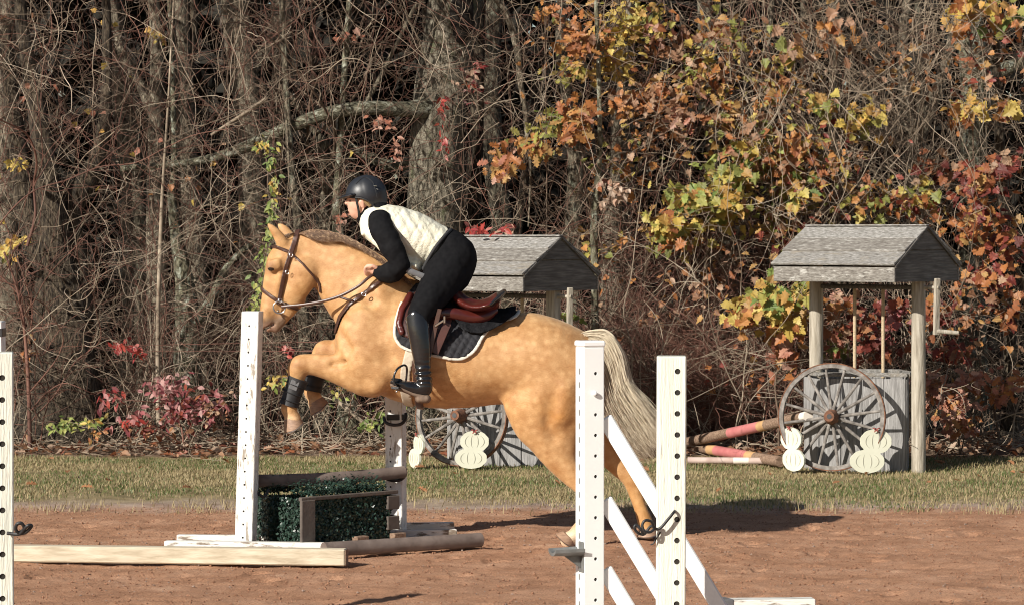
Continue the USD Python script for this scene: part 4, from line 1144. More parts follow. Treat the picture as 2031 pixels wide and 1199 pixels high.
def hoof(cor, tip, side, r0=19, r1=26, heel=(1, 0)):
    """cor: middle of the coronet; tip: middle of the ground face (pixels); heel: pixel direction of the heel."""
    d = HZ + side
    a, b = P(cor[0], cor[1], d), P(tip[0], tip[1], d)
    ax = b - a
    L = np.linalg.norm(ax); ax /= L
    hl = np.array([heel[0], 0, -heel[1]], float)
    hl -= ax * (hl @ ax); hl /= np.linalg.norm(hl)
    w = np.cross(ax, hl)
    k = d / F
    rings = []
    n = 24
    th = np.arange(n) / n * 2 * np.pi
    for t, r, sh in ((-.12, r0 * .86, 0), (.0, r0, 0), (.1, r0 * 1.02, 0), (.5, (r0 + r1) / 2, -.02), (.93, r1, -.04), (1.0, r1 * .97, -.04), (1.0, r1 * .62, -.04), (.9, r1 * .3, 0)):
        cc = np.cos(th)
        rad = r * k * (1 - .10 * (cc > .3) * (cc - .3))
        # heel side is shorter: lift the ground face there
        lift = np.where(cc > 0, cc, 0) * L * .30 * t if t <= 1 else 0
        rings.append(a + ax * (t * L) - ax * np.asarray(lift)[:, None] + hl * (rad * cc + sh * k * 20)[:, None] + w * (rad * .92 * np.sin(th))[:, None])
    V = np.vstack(rings)
    m = len(rings)
    i, j = np.meshgrid(np.arange(m - 1), np.arange(n), indexing='ij')
    A, B = i * n + j, i * n + (j + 1) % n
    f = np.concatenate([np.stack([A, B, B + n], -1).reshape(-1, 3), np.stack([A, B + n, A + n], -1).reshape(-1, 3)])
    V = np.vstack([V, rings[-1].mean(0)])
    kk = np.arange(n)
    f = np.vstack([f, np.stack([np.full(n, len(V) - 1), (m - 1) * n + kk, (m - 1) * n + (kk + 1) % n], 1)])
    t = trimesh.Trimesh(V, f, process=False)
    if t.volume < 0:
        f = f[:, ::-1]
    h = horse.part('hoof', (V, f), hoof_m, smooth=35)
    # shoe: a flat open ring under the wall
    arc = np.linspace(.55, 2 * np.pi - .55, 16)
    c0 = a + ax * L * 1.02
    pts = [c0 + hl * (r1 * .86 * k * math.cos(q)) + w * (r1 * .8 * k * math.sin(q)) - ax * (max(math.cos(q), 0) * L * .30) for q in arc]
    horse.part('shoe', tube(pts, .009, 6, flat=(1.2, .5), up=ax), shoe_m, parent=h, smooth=40)
    return h


hoof((579, 828), (586, 851), -.145, 17, 22, heel=(1, -.55))
hoof((627, 794), (637, 812), .145, 17, 22, heel=(1, -.45))
hoof((1129, 1064), (1120, 1074), -.135, 18, 24, heel=(1, .05))
hoof((1286, 1048), (1286, 1063), .135, 17, 22, heel=(1, .1))

# tail and mane
tail_m = mat('tail_hair', [(.2, (.42, .335, .22)), (.5, (.60, .52, .385)), (.8, (.74, .67, .53))], noise=5, detail=3, rough=.45, coord='position', spec=.4, scale=(9, 9, 2.2))
tail_dark = mat('tail_hair_dark', [(0, (.17, .115, .075)), (1, (.32, .245, .17))], noise=5, rough=.5, coord='position')
mane_m = mat('mane_hair', [(.3, (.05, .028, .018)), (.5, (.16, .092, .054)), (.68, (.46, .32, .19))], noise=60, rough=.5, coord='position', spec=.4)
low_g = smooth_path([(1140, 690), (1166, 698), (1180, 730), (1187, 770), (1196, 810), (1217, 855), (1250, 898), (1288, 918)], 6)
up_g = smooth_path([(1140, 664), (1172, 655), (1206, 658), (1232, 696), (1248, 756), (1280, 800), (1306, 842), (1316, 880)], 6)
r2 = np.random.default_rng(31)
locks, dark = [], []
for i in range(5200):
    u, sd = r2.uniform(), r2.normal(0, 1)
    t1 = r2.uniform(.72, 1.0) if r2.uniform() < .75 else r2.uniform(.4, .8)
    m = max(int(len(low_g) * t1), 8)
    g = low_g[:m] * u + up_g[:m] * (1 - u)
    t = np.linspace(0, t1, m)
    wob = np.interp(t, [0, 1], [0, 1])[:, None] * (r2.normal(0, 3.6, 2)[None] * (t[:, None] * 1.6 + .3) + (3.0 + 5 * t[:, None]) * np.sin(t[:, None] * r2.uniform(4, 9) + r2.uniform(0, 6, 2)))
    g = g + wob
    dep = HZ + sd * (.018 + .05 * t) 
    d = np.broadcast_to(dep, (m,))
    pts = np.stack([(g[:, 0] - CX) * d / F, d, H - (g[:, 1] - HY) * d / F], 1)
    w = np.interp(t / t1, [0, .1, .7, 1], [.0022, .0025, .0019, .0005])
    (dark if (u > .45 and r2.uniform() < .30 + .3 * (u > .75)) else locks).append((pts, w))
horse.hair('tail', locks, tail_m)
horse.hair('tail', dark, tail_dark, label='darker inner hair of the tail')

crest = smooth_path([(596, 462), (618, 455), (645, 457), (680, 466), (712, 482), (742, 503), (772, 528)], 8)
strands = []
for i in range(2600):
    t = r2.uniform()
    c = crest[int(t * (len(crest) - 1))]
    near = r2.uniform() < .5
    L = r2.uniform(18, 46) * (1.0 if near else 1)
    back = r2.uniform(.9, 1.9)
    q = np.linspace(0, 1, 7)
    sgn = -1 if near else 1
    px = c[0] + back * L * q * .9 - 6
    py = c[1] + 3 - 6 * np.sin(q * 2.2) * r2.uniform(.4, 1.2) + L * (.42 if near else .75) * q ** 1.5 + (px - c[0]) * np.interp(c[0], [600, 690, 770], [.05, .42, .62])
    dep = HZ + sgn * (.012 + (.085 if near else .10) * np.sqrt(q)) + r2.normal(0, .006)
    pts = np.stack([(px - CX) * dep / F, dep, H - (py - HY) * dep / F], 1)
    strands.append((pts, np.interp(q, [0, .5, 1], [.0036, .0034, .0008])))
horse.hair('mane', strands, mane_m)
fl = []
for i in range(160):
    q = np.linspace(0, 1, 6)
    px = 583 - 34 * q * r2.uniform(.6, 1.1) + r2.normal(0, 2)
    py = 462 + 30 * q ** 1.2 * r2.uniform(.6, 1.2) - 4 * np.sin(q * 3)
    dep = HZ + r2.normal(0, .03) + np.zeros(6)
    fl.append((np.stack([(px - CX) * dep / F, dep, H - (py - HY) * dep / F], 1), np.interp(q, [0, 1], [.003, .0008])))
horse.hair('forelock', fl, mane_m)


# ------------------------------------------------------------------ what the horse wears
def local_field(lo, hi, h, prims=None):
    g = Grid(lo, hi, h)
    return g, g.field(prims or HP, .06)


def strap(pxs, width, thick, g, Fd, closed=False, over=.002):
    """A strap round the body: a slab along the pixel polyline cut with a skin over the body."""
    ld = line_dist(g, px_poly(pxs), closed) - width / 2
    return relax(nets(np.maximum(np.maximum(Fd - thick, ld), -(Fd + .006)), g), 2)


leather = mat('brown_leather', [(.3, (.045, .020, .014)), (.7, (.085, .040, .026))], noise=12, rough=.36, bump=(90, .002, .4), spec=.5)
bridle = Thing('bridle', 'dark brown leather bridle with reins on the palomino horse', 'bridle', P(560, 560, HZ))
lo, hi = P(505, 670, HZ), P(655, 440, HZ)
g, Fd = local_field([lo[0], HZ - .17, lo[2]], [hi[0], HZ + .17, hi[2]], .0042)
bridle.part('crown_piece', strap([(591, 455), (586, 480), (577, 506)], .030, .010, g, Fd), leather, smooth=True)
bridle.part('cheek_piece', strap([(577, 506), (568, 535), (557, 588), (553, 600)], .024, .009, g, Fd), leather, smooth=True)
bridle.part('brow_band', strap([(530, 487), (550, 490), (577, 500)], .019, .0075, g, Fd), leather, smooth=True)
bridle.part('nose_band', strap([(512, 566), (523, 576), (540, 588), (556, 598), (574, 606), (590, 612)], .022, .0085, g, Fd), leather, smooth=True)
bridle.part('throat_lash', strap([(581, 504), (603, 523), (622, 545), (634, 562), (636, 578)], .013, .008, g, Fd), leather, smooth=True)
steel = mat('polished_steel', [(0, (.55, .55, .54)), (1, (.72, .72, .7))], noise=20, rough=.18, metallic=1.0)
for s in (-1, 1):
    c = P(554, 609, HZ + s * .082)
    q = np.linspace(0, 2 * np.pi, 25)
    bridle.part('bit_ring', tube(np.stack([c[0] + .036 * np.cos(q), c[1] + 0 * q, c[2] + .036 * np.sin(q)], 1), .0045, 8), steel, smooth=True)
bridle.part('bit_bar', tube([P(552, 616, HZ - .08), P(548, 620, HZ), P(552, 616, HZ + .08)], .007, 8), steel, smooth=True)
rein_px = [(558, 608, -.086), (600, 604, -.12), (640, 597, -.16), (676, 586, -.19), (710, 568, -.205), (728, 553, -.2), (738, 546, -.185), (746, 543, -.15)]
for s in (1, -1):
    pts = smooth_path([P(a, b, HZ + s * c) for a, b, c in rein_px], 5)
    bridle.part('rein', tube(pts, .0088, 8, flat=(.45, 1.0), up=(0, 0, 1)), leather, smooth=True)
buckles = [(577, 506, -.098), (556, 596, -.075), (572, 607, -.07), (570, 540, -.1)]
for a, b, c in buckles:
    q = np.linspace(0, 2 * np.pi, 13)
    cc = P(a, b, HZ + c - .012)
    bridle.part('buckle', tube(np.stack([cc[0] + .010 * np.cos(q), cc[1] + 0 * q, cc[2] + .012 * np.sin(q)], 1), .0022, 5), steel, smooth=True)

mart = Thing('martingale', 'brown leather neck strap running down from withers to the chest of the horse', 'strap', P(700, 600, HZ))
lo, hi = P(640, 740, HZ), P(800, 500, HZ)
g, Fd = local_field([lo[0], HZ - .34, lo[2]], [hi[0], HZ + .34, hi[2]], .0055)
mart.part('neck_strap', strap([(772, 538), (757, 556), (722, 583), (694, 602), (676, 626), (666, 655)], .022, .011, g, Fd), leather, smooth=True)
mart.part('rein_strap', tube(smooth_path([P(700, 596, HZ - .20), P(690, 594, HZ - .2), P(678, 590, HZ - .19), P(672, 588, HZ - .185)], 4), .007, 8, flat=(.5, 1)), leather, smooth=True)
for k, (a, b, c) in enumerate([(722, 583, -.2)]):
    q = np.linspace(0, 2 * np.pi, 13); cc = P(a, b, HZ + c - .02)
    mart.part('buckle', tube(np.stack([cc[0] + .013 * np.cos(q), cc[1] + 0 * q, cc[2] + .012 * np.sin(q)], 1), .003, 5), steel, smooth=True)

# saddle pad: a cloth over the back, quilted
pad_px = [(822, 560), (800, 588), (787, 622), (781, 656), (786, 676), (800, 690), (828, 699), (868, 707), (905, 713), (925, 708), (943, 694), (957, 670), (972, 652), (992, 640), (1030, 622), (1030, 560)]
pad_px = [tuple(q) for q in smooth_path(pad_px, 4)]
lo, hi = P(765, 825, HZ), P(1040, 540, HZ)
g, Fd = local_field([lo[0], HZ - .46, lo[2]], [hi[0], HZ + .46, hi[2]], .0075)
pd = line_dist(g, px_poly(pad_px, HZ - .28), True)
quilt_m = mat('quilted_black_cloth', [(.3, (.018, .018, .020)), (.7, (.042, .042, .047))], noise=30, rough=.85, bump=(200, .002, .5), spec=.12)
x, z = np.meshgrid(g.ax[0], g.ax[2], indexing='ij')
q = np.abs(np.sin((x + z) * math.pi / .045)) * np.abs(np.sin((x - z * .55) * math.pi / .045))
qd = (np.sqrt(q) * .012).astype(np.float32)[:, None, :]
pad = Thing('saddle_pad', 'black quilted saddle pad with pale grey piping on the horse', 'saddle pad', P(880, 640, HZ))
pp = pad.part('pad', relax(nets(np.maximum(np.maximum(Fd - .012 - qd, pd + .006), -(Fd + .008)), g), 1), quilt_m, smooth=True)
trim_m = mat('pale_binding', [(.3, (.52, .48, .40)), (.7, (.66, .62, .54))], noise=60, rough=.8)
pad.part('piping', relax(nets(np.maximum(np.maximum(np.maximum(Fd - .021, np.abs(pd + .004) - .0095), -(Fd + .006)), (g.Z - P(0, 596, HZ)[2])), g), 2), trim_m, smooth=True)
hp_px = [tuple(q) for q in smooth_path([(850, 585), (900, 632), (925, 655), (955, 660), (985, 648), (1010, 632), (1024, 612), (1010, 590), (980, 580), (920, 570), (850, 585)], 4)]
hd = line_dist(g, px_poly(hp_px, HZ - .2), True)
fleece_m = mat('black_fleece', [(.3, (.008, .008, .009)), (.7, (.02, .02, .022))], noise=60, rough=.95, bump=(90, .008, .8), spec=.05)
half = Thing('half_pad', 'black fleece half pad under the red brown saddle', 'half pad', P(960, 630, HZ))
lump = ((meshkit.fbm(np.stack(np.meshgrid(g.ax[0] * 40, [0.0], g.ax[2] * 40, indexing='ij'), -1), 2, 5) - .5) * .012).astype(np.float32)
half.part('fleece', relax(nets(np.maximum(np.maximum(Fd - .044 - lump, hd), -(Fd - .015)), g), 1), fleece_m, smooth=True)

# saddle
red = mat('oxblood_leather', [(.3, (.045, .008, .007)), (.7, (.095, .017, .012))], noise=9, rough=.28, bump=(120, .0015, .3), spec=.5, coat=.25)
brown_red = mat('worn_oxblood_leather', [(.3, (.040, .014, .011)), (.7, (.080, .027, .020))], noise=12, rough=.4, bump=(100, .002, .4))
saddle = Thing('saddle', 'polished oxblood leather jumping saddle with black cantle under the rider', 'saddle', P(900, 600, HZ))
flap_px = [tuple(q) for q in smooth_path([(835, 570), (812, 588), (797, 615), (790, 640), (796, 662), (812, 672), (835, 690), (862, 694), (880, 668), (898, 630), (905, 600), (880, 575), (835, 570)], 4)]
fd_ = line_dist(g, px_poly(flap_px, HZ - .3), True)
saddle.part('flap', relax(nets(np.maximum(np.maximum(Fd - .032, fd_), -(Fd - .012)), g), 2), brown_red, smooth=True)
roll_px = [(812, 586), (797, 612), (791, 640), (797, 658)]
rd = line_dist(g, px_poly(roll_px, HZ - .3), False)
kr = np.sqrt(np.maximum(rd, 0) ** 2 + (Fd - .03) ** 2) - .020
for s in (-1, 1):
    saddle.part('knee_roll', relax(nets(np.maximum(kr, -s * (g.Y - HZ)), g), 2), red, smooth=True)
# seat: dips between pommel and cantle, twin panels below
seat = [Chain([(842, 580, 0, 17, 2.2), (868, 574, 0, 14, 3.0), (893, 575, 0, 14, 4.0), (912, 596, 0, 13, 6.0), (940, 607, 0, 12, 8.5), (968, 602, 0, 12, 9.5), (985, 590, 0, 10, 9.5)], .02, 4)]
for s in (-1, 1):
    seat.append(Chain([(898, 588, s * .085, 17, .7), (925, 606, s * .13, 17, .9), (955, 611, s * .155, 15, 1.0), (978, 604, s * .15, 12, 1.0)], .02, 4))
saddle.part('seat', blob(seat, .0055, taubin=4), red, smooth=True)
for s in (-1, 1):
    saddle.part('panel', blob([Chain([(868, 622, s * .235, 13, .8), (900, 622, s * .23, 12, .9), (935, 629, s * .205, 13, 1), (962, 626, s * .18, 12, 1), (980, 616, s * .15, 8, 1)], .02, 4)], .006), red, smooth=True)
black_l = mat('black_leather', [(.3, (.010, .010, .011)), (.7, (.022, .022, .024))], noise=10, rough=.24, bump=(60, .002, .35), coat=.2)
saddle.part('cantle', blob([Chain([(974, 601, 0, 9, 13.0), (988, 588, 0, 8, 12.0), (1000, 578, 0, 5, 11.0)], .02, 3)], .006), black_l, smooth=True)
for s in (-1, 1):
    a, b = P(872, 612, HZ + s * .33), P(842, 742, HZ + s * .36)
    saddle.part('stirrup_leather', beam(a, b, .008, .026, up=(1, 0, .2), c=.002), leather)
    a, b = P(888, 640, HZ + s * .325), P(862, 700, HZ + s * .335)
    saddle.part('girth_strap', beam(a, b, .008, .045, up=(1, 0, .3), c=.002), brown_red)
bk = P(877, 636, HZ - .345)
saddle.part('stirrup_bar', join(beam(bk + [-.045, 0, -.03], bk + [.01, 0, .005], .010, .012), beam(bk + [.012, 0, -.012], bk + [.012, 0, .030], .012, .03)), steel)

# girth
girth = Thing('girth', 'pale grey elastic girth with dark centre round the horse behind the elbow', 'girth', P(820, 740, HZ))
gp = strap([(818, 690), (808, 730), (806, 770), (812, 810)], .060, .010, g, Fd)
girth.part('elastic', gp, mat('girth_elastic', [(.3, (.42, .36, .27)), (.7, (.55, .48, .38))], noise=50, rough=.8), smooth=True)
girth.part('strap', strap([(830, 695), (828, 730), (830, 770), (834, 810)], .045, .014, g, Fd), leather, smooth=True)

# leg boots
boot_m = mat('black_neoprene', [(.3, (.010, .010, .011)), (.7, (.022, .022, .024))], noise=40, rough=.65, bump=(200, .001, .4))
patch_m = mat('grey_boot_patch', [(0, (.10, .10, .105)), (1, (.16, .16, .165))], noise=20, rough=.5)
for nm, s, cpts, which in (('leg_boot', -.145, [(592, 750, 0, 21.5), (585, 768, 0, 19), (577, 790, 0, 18.5), (573, 803, 0, 20)], 'black leg boot on the near foreleg of the jumping horse'),
                           ('leg_boot', .145, [(632, 712, 0, 20), (628, 735, 0, 18.5), (622, 760, 0, 18.5), (619, 774, 0, 20)], 'black leg boot on the far foreleg, partly behind the near one')):
    bt = Thing(nm, which, 'leg boot', P(cpts[1][0], cpts[1][1], HZ + s))
    cc = smooth_path([list(P(a, b, HZ + s)) + [r * (HZ + s) / F] for a, b, _, r in cpts], 4)
    bt.part('sleeve', tube(cc[:, :3], cc[:, 3], 20, flat=(1, 1)), boot_m, smooth=40)
    a, b = P(cpts[0][0] - 5, cpts[0][1] + 4, HZ + s - .054), P(cpts[1][0] - 5, cpts[1][1] + 4, HZ + s - .05)
    bt.part('strap_patch', beam(a, b, .012, .05, up=(1, 0, 0), c=.004), patch_m)
    for tt in (3, 6, 9):
        q = np.linspace(0, 2 * np.pi, 17)
        ctr, rr = cc[tt, :3], cc[tt, 3] + .001
        ax = cc[tt + 1, :3] - cc[tt - 1, :3]; ax /= np.linalg.norm(ax)
        u = np.cross(ax, [0, 1, 0]); u /= np.linalg.norm(u)
        bt.part('strap', tube([ctr + u * rr * math.cos(k) + np.array([0, 1, 0]) * rr * math.sin(k) for k in q], .006, 5, flat=(1.6, .5), up=ax), boot_m, smooth=True)
# ------------------------------------------------------------------ the rider
rider = Thing('rider', 'person in black helmet, cream vest and black breeches leaning forward over the horse', 'person', P(880, 600, HZ))
skin = mat('skin', [(.3, (.56, .30, .21)), (.7, (.66, .38, .27))], noise=20, rough=.5, bump=(200, .001, .3))
LEG = -.33          # how far out the near leg hangs


def sides(fn):
    return [fn(-1), fn(1)]


R = []
R.append(Chain([(742, 428, 0, 19, .95), (756, 440, 0, 28, 1.5), (775, 452, 0, 38, 1.4), (815, 472, 0, 40, 1.25), (855, 486, 0, 36, 1.25), (890, 500, 0, 40, 1.25)], .03, 4))
R.append(Chain([(716, 415, 0, 19, .9), (735, 424, 0, 18, .95), (752, 436, 0, 20, 1.0)], .015, 3))
for s in (-1, 1):
    R.append(Chain([(895, 512, s * .085, 40, .8), (866, 566, s * .19, 32, .85), (834, 618, s * .32, 22, .9), (834, 660, s * .345, 17, .9), (838, 735, s * .36, 12, .9), (846, 768, s * .36, 12, .9),
                    (815, 766, s * .365, 11, .9), (785, 758, s * .37, 8, 1.2)], .02, 4))
    R.append(Chain([(757, 446, s * .175, 20, .9), (778, 490, s * .215, 15, .9), (796, 522, s * .225, 12, .9), (772, 534, s * .19, 11, .9), (750, 540, s * .165, 8.5, .9)], .02, 4))
# skull, face
R += [Chain([(730, 386, 0, 33, .78), (722, 392, 0, 29, .8)], .02, 1),
      Chain([(711, 396, 0, 18, 1.1), (709, 408, 0, 16, 1.05)], .02, 1),
      Chain([(706, 402, 0, 17, 1.05), (707, 418, 0, 14, 1.0)], .02, 1),
      Chain([(703, 425, 0, 7.5, 1.2), (706, 428, 0, 7, 1.2)], .010, 1),          # chin
      Chain([(716, 428, .0, 9, 1.6), (724, 418, 0, 12, 1.5)], .012, 1),          # jaw
      Chain([(692, 394, 0, 3, 1.0), (687, 403, 0, 3.6, 1.1)], .006, 1),          # nose
      Chain([(693, 389, 0, 5.0, 4.0), (700, 387, 0, 8, 3)], .008, 1),            # brow
      Chain([(692.5, 412, 0, 2.7, 2.6), (694, 412.5, 0, 2.7, 2.6)], .004, 1),    # lips
      Chain([(693, 417.5, 0, 3.0, 2.2), (695, 418, 0, 3, 2.2)], .004, 1)]
for s in (-1, 1):
    R += [Chain([(697, 398.5, s * .033, 3.4, 1.2), (701, 398.5, s * .04, 3.2, 1)], .006, 1, neg=True),
          Chain([(703, 407, s * .036, 7, .7), (708, 410, s * .04, 7, .7)], .012, 1),
          Chain([(717, 401, s * .082, 5.5, .5), (719, 409, s * .080, 4, .5)], .005, 1),
          Chain([(716.5, 402, s * .093, 2.6, .5), (717.5, 407, s * .090, 2, .5)], .004, 1, neg=True)]


def hand_prims(s):
    """A fist on the neck: palm, four bent fingers round the rein, thumb on top."""
    y = s * .165
    o = [Chain([(751, 539, y, 9, .75), (743, 536, y, 9.5, .7), (736, 533, y, 9, .7)], .008, 2)]
    for k, (oy, ln) in enumerate(((-.026, .92), (-.009, 1.0), (.009, .95), (.025, .8))):
        yy = y + oy * .55
        o.append(Chain([(735, 530 + k * 2.6, yy - .012, 3.2), (726 + (1 - ln) * 10, 529 + k * 3.2, yy - .012, 3.0), (723.5 + (1 - ln) * 10, 534 + k * 3.2, yy - .004, 2.8),
                        (728 + (1 - ln) * 8, 538 + k * 2.7, yy + .004, 2.6), (733, 538 + k * 2.4, yy + .008, 2.4)], .0035, 2))
    o.append(Chain([(746, 531, y - .02, 4.0), (738, 527, y - .028, 3.5), (729, 526.5, y - .022, 2.9)], .005, 2))
    return o


R += hand_prims(-1) + hand_prims(1)
body_coarse = blob(R, .0042, margin=.02, taubin=2)
rider.part('body', body_coarse, skin, smooth=True)
eye_w = mat('eye_white', [(0, (.7, .68, .64)), (1, (.75, .73, .7))], rough=.2)
iris = mat('iris', [(0, (.03, .025, .02)), (1, (.05, .04, .03))], rough=.15)
lip = mat('lips', [(0, (.42, .15, .12)), (1, (.5, .2, .16))], rough=.4)
for s in (-1, 1):
    e = trimesh.creation.icosphere(2, .0115)
    c = P(698.5, 398.5, HZ + s * .031)
    ep = rider.part('eye', (np.array(e.vertices) + c, e.faces), eye_w, smooth=True)
    e2 = trimesh.creation.icosphere(2, .006)
    rider.part('iris', (np.array(e2.vertices) + c + [-.0075, s * .001, 0], e2.faces), iris, parent=ep, smooth=True)
    rider.part('eyebrow', tube(smooth_path([P(692, 391.5, HZ + s * .018), P(693.5, 390, HZ + s * .033), P(699, 391, HZ + s * .049)], 4), .003, 6), mat('brow_hair', [(0, (.16, .09, .04)), (1, (.22, .13, .07))], rough=.8), smooth=True)
rider.part('lips', blob([Chain([(692, 412, 0, 2.0, 3.4), (693, 412, 0, 2.0, 3.4)], .004, 1), Chain([(692.4, 416.6, 0, 2.2, 2.8), (693.5, 416.6, 0, 2.2, 2.8)], .004, 1)], .0024, taubin=2), lip, smooth=True)
# hair: strands from under the helmet back to the nape
hair_m = mat('blonde_hair', [(0, (.30, .19, .09)), (1, (.52, .36, .19))], noise=40, rough=.45, coord='position')
r3 = np.random.default_rng(5)
hs = []
for i in range(700):
    s = -1 if r3.uniform() < .6 else 1
    a = r3.uniform()
    q = np.linspace(0, 1, 6)
    px = 706 + a * 12 + q * (742 - 706 - a * 12) + r3.normal(0, .8)
    py = 391 + a * 2 + q ** 1.3 * (26 - 5 * a) + r3.normal(0, 1.2) - 5 * np.sin(q * 3.1) * a
    dep = HZ + s * (.074 + .010 * np.sin(q * 3.14) - .045 * q ** 3) + r3.normal(0, .003)
    hs.append((np.stack([(px - CX) * dep / F, dep, H - (py - HY) * dep / F], 1), np.interp(q, [0, .8, 1], [.003, .003, .001])))
rider.hair('hair', hs, hair_m)

# black shirt: sleeves, collar
shirt_m = mat('black_shirt', [(.3, (.004, .004, .005)), (.7, (.009, .009, .010))], noise=30, rough=.85, bump=(14, .012, .55), sheen=.0, spec=.12)
S = []
for s in (-1, 1):
    S.append(Chain([(753, 441, s * .16, 25, .85), (762, 462, s * .205, 24, .82), (776, 488, s * .23, 23, .8), (790, 512, s * .235, 20, .85), (793, 526, s * .225, 20, .9), (780, 538, s * .205, 21, .85),
                    (764, 543, s * .185, 18, .85), (753, 541, s * .168, 14, .9)], .02, 5))


def wrinkle(amp, f, seed, stretch=(1, 1, 1)):
    def fn(Fd, g):
        pts = np.stack(np.meshgrid(*g.ax, indexing='ij'), -1) * (np.array(stretch) * f)
        return Fd + ((meshkit.fbm(pts, 2, seed) - .5) * amp).astype(np.float32)
    return fn


rider.part('shirt', blob(S, .0055, extra=wrinkle(.016, 16, 3), taubin=2), shirt_m, smooth=True)
rider.part('collar', blob([Chain([(724, 424, 0, 20, .95), (738, 420, 0, 23, 1.1), (752, 420, 0, 24, 1.3)], .02, 3)], .006, extra=wrinkle(.010, 26, 8)), shirt_m, smooth=True)

# vest
vest_m = mat('cream_vest', [(.3, (.70, .67, .52)), (.7, (.80, .78, .64))], noise=10, rough=.5, bump=(38, .014, .6), spec=.4)
V = [Chain([(748, 436, 0, 31, 1.55), (772, 450, 0, 45, 1.38), (812, 468, 0, 51, 1.2), (852, 484, 0, 46, 1.18), (874, 494, 0, 44, 1.15)], .03, 4),
     Chain([(736, 428, 0, 20, 1.4), (726, 446, 0, 15, 2.2), (722, 460, 0, 9, 3.2)], .02, 3),
     Chain([(735, 462, 0, 15, 3.4), (762, 494, 0, 15, 4.2), (790, 520, 0, 16, 4.0), (824, 528, 0, 16, 4.2)], .03, 3)]
V.append(Chain([(757, 441, -.22, 18, 1.0), (764, 462, -.26, 21, 1.0), (778, 488, -.27, 19, 1)], .012, 3, neg=True))
V.append(Chain([(757, 441, .22, 18, 1.0), (764, 462, .26, 21, 1.0), (778, 488, .27, 19, 1)], .012, 3, neg=True))


def quilt(Fd, g):
    pts = np.stack(np.meshgrid(*g.ax, indexing='ij'), -1)
    a = P(750, 430, HZ); b = P(880, 495, HZ)
    ax = (b - a) / np.linalg.norm(b - a)
    t = (pts - a) @ ax
    n = meshkit.fbm(pts * [9, 14, 30], 3, 4)
    ridge = np.abs(np.sin(t * math.pi / .062 + n * 1.6))
    side = np.clip((np.abs(pts[..., 1] - HZ) - .03) / .08, .35, 1)
    Fd = Fd - (np.sqrt(ridge) * .0035 * side - .003).astype(np.float32) + ((meshkit.fbm((pts @ np.array([[.5, 0, .87], [0, 1, 0], [-.87, 0, .5]])) * [9, 10, 40], 2, 9) - .5) * .012).astype(np.float32)
    hem = line_dist(g, px_poly([(700, 380), (716, 468), (745, 488), (770, 515), (812, 540), (842, 560), (900, 462), (880, 380)], HZ - .1), True)
    return np.maximum(Fd, hem)


rider.part('vest', blob(V, .0058, extra=quilt, taubin=2), vest_m, smooth=True)
rider.part('vest_hem', tube(smooth_path([P(836, 540, HZ - .15), P(846, 520, HZ - .175), P(862, 493, HZ - .185), P(880, 470, HZ - .15), P(892, 458, HZ - .08), P(894, 456, HZ), P(892, 458, HZ + .08), P(880, 470, HZ + .15)], 4), .010, 8), mat('vest_edge', [(0, (.02, .02, .022)), (1, (.03, .03, .03))], rough=.8), smooth=True)

# breeches
br_m = mat('black_breeches', [(.3, (.0035, .0035, .0045)), (.7, (.008, .008, .009))], noise=40, rough=.85, bump=(18, .008, .4), spec=.12)
B = [Chain([(874, 486, 0, 36, 1.15), (890, 496, 0, 42, 1.2), (900, 505, 0, 42, 1.2)], .03, 3)]
for s in (-1, 1):
    B.append(Chain([(898, 508, s * .085, 44, .82), (884, 540, s * .145, 43, .82), (866, 572, s * .21, 36, .85), (846, 602, s * .29, 29, .9), (832, 624, s * .33, 24, .9), (832, 650, s * .345, 20, .9)], .03, 5))
    B.append(Chain([(905, 522, s * .08, 37, .85), (900, 545, s * .07, 34, .8), (890, 572, s * .06, 22, .8)], .04, 3))
B.append(Chain([(948, 520, 0, 9, .6), (930, 575, 0, 10, .6)], .02, 2, neg=True))
rider.part('breeches', blob(B, .006, extra=wrinkle(.010, 14, 11, (1.6, 1, .8)), taubin=3), br_m, smooth=True)
grip = mat('silicone_grip', [(.45, (.012, .012, .014)), (.55, (.05, .05, .06))], noise=70, detail=2, rough=.35)

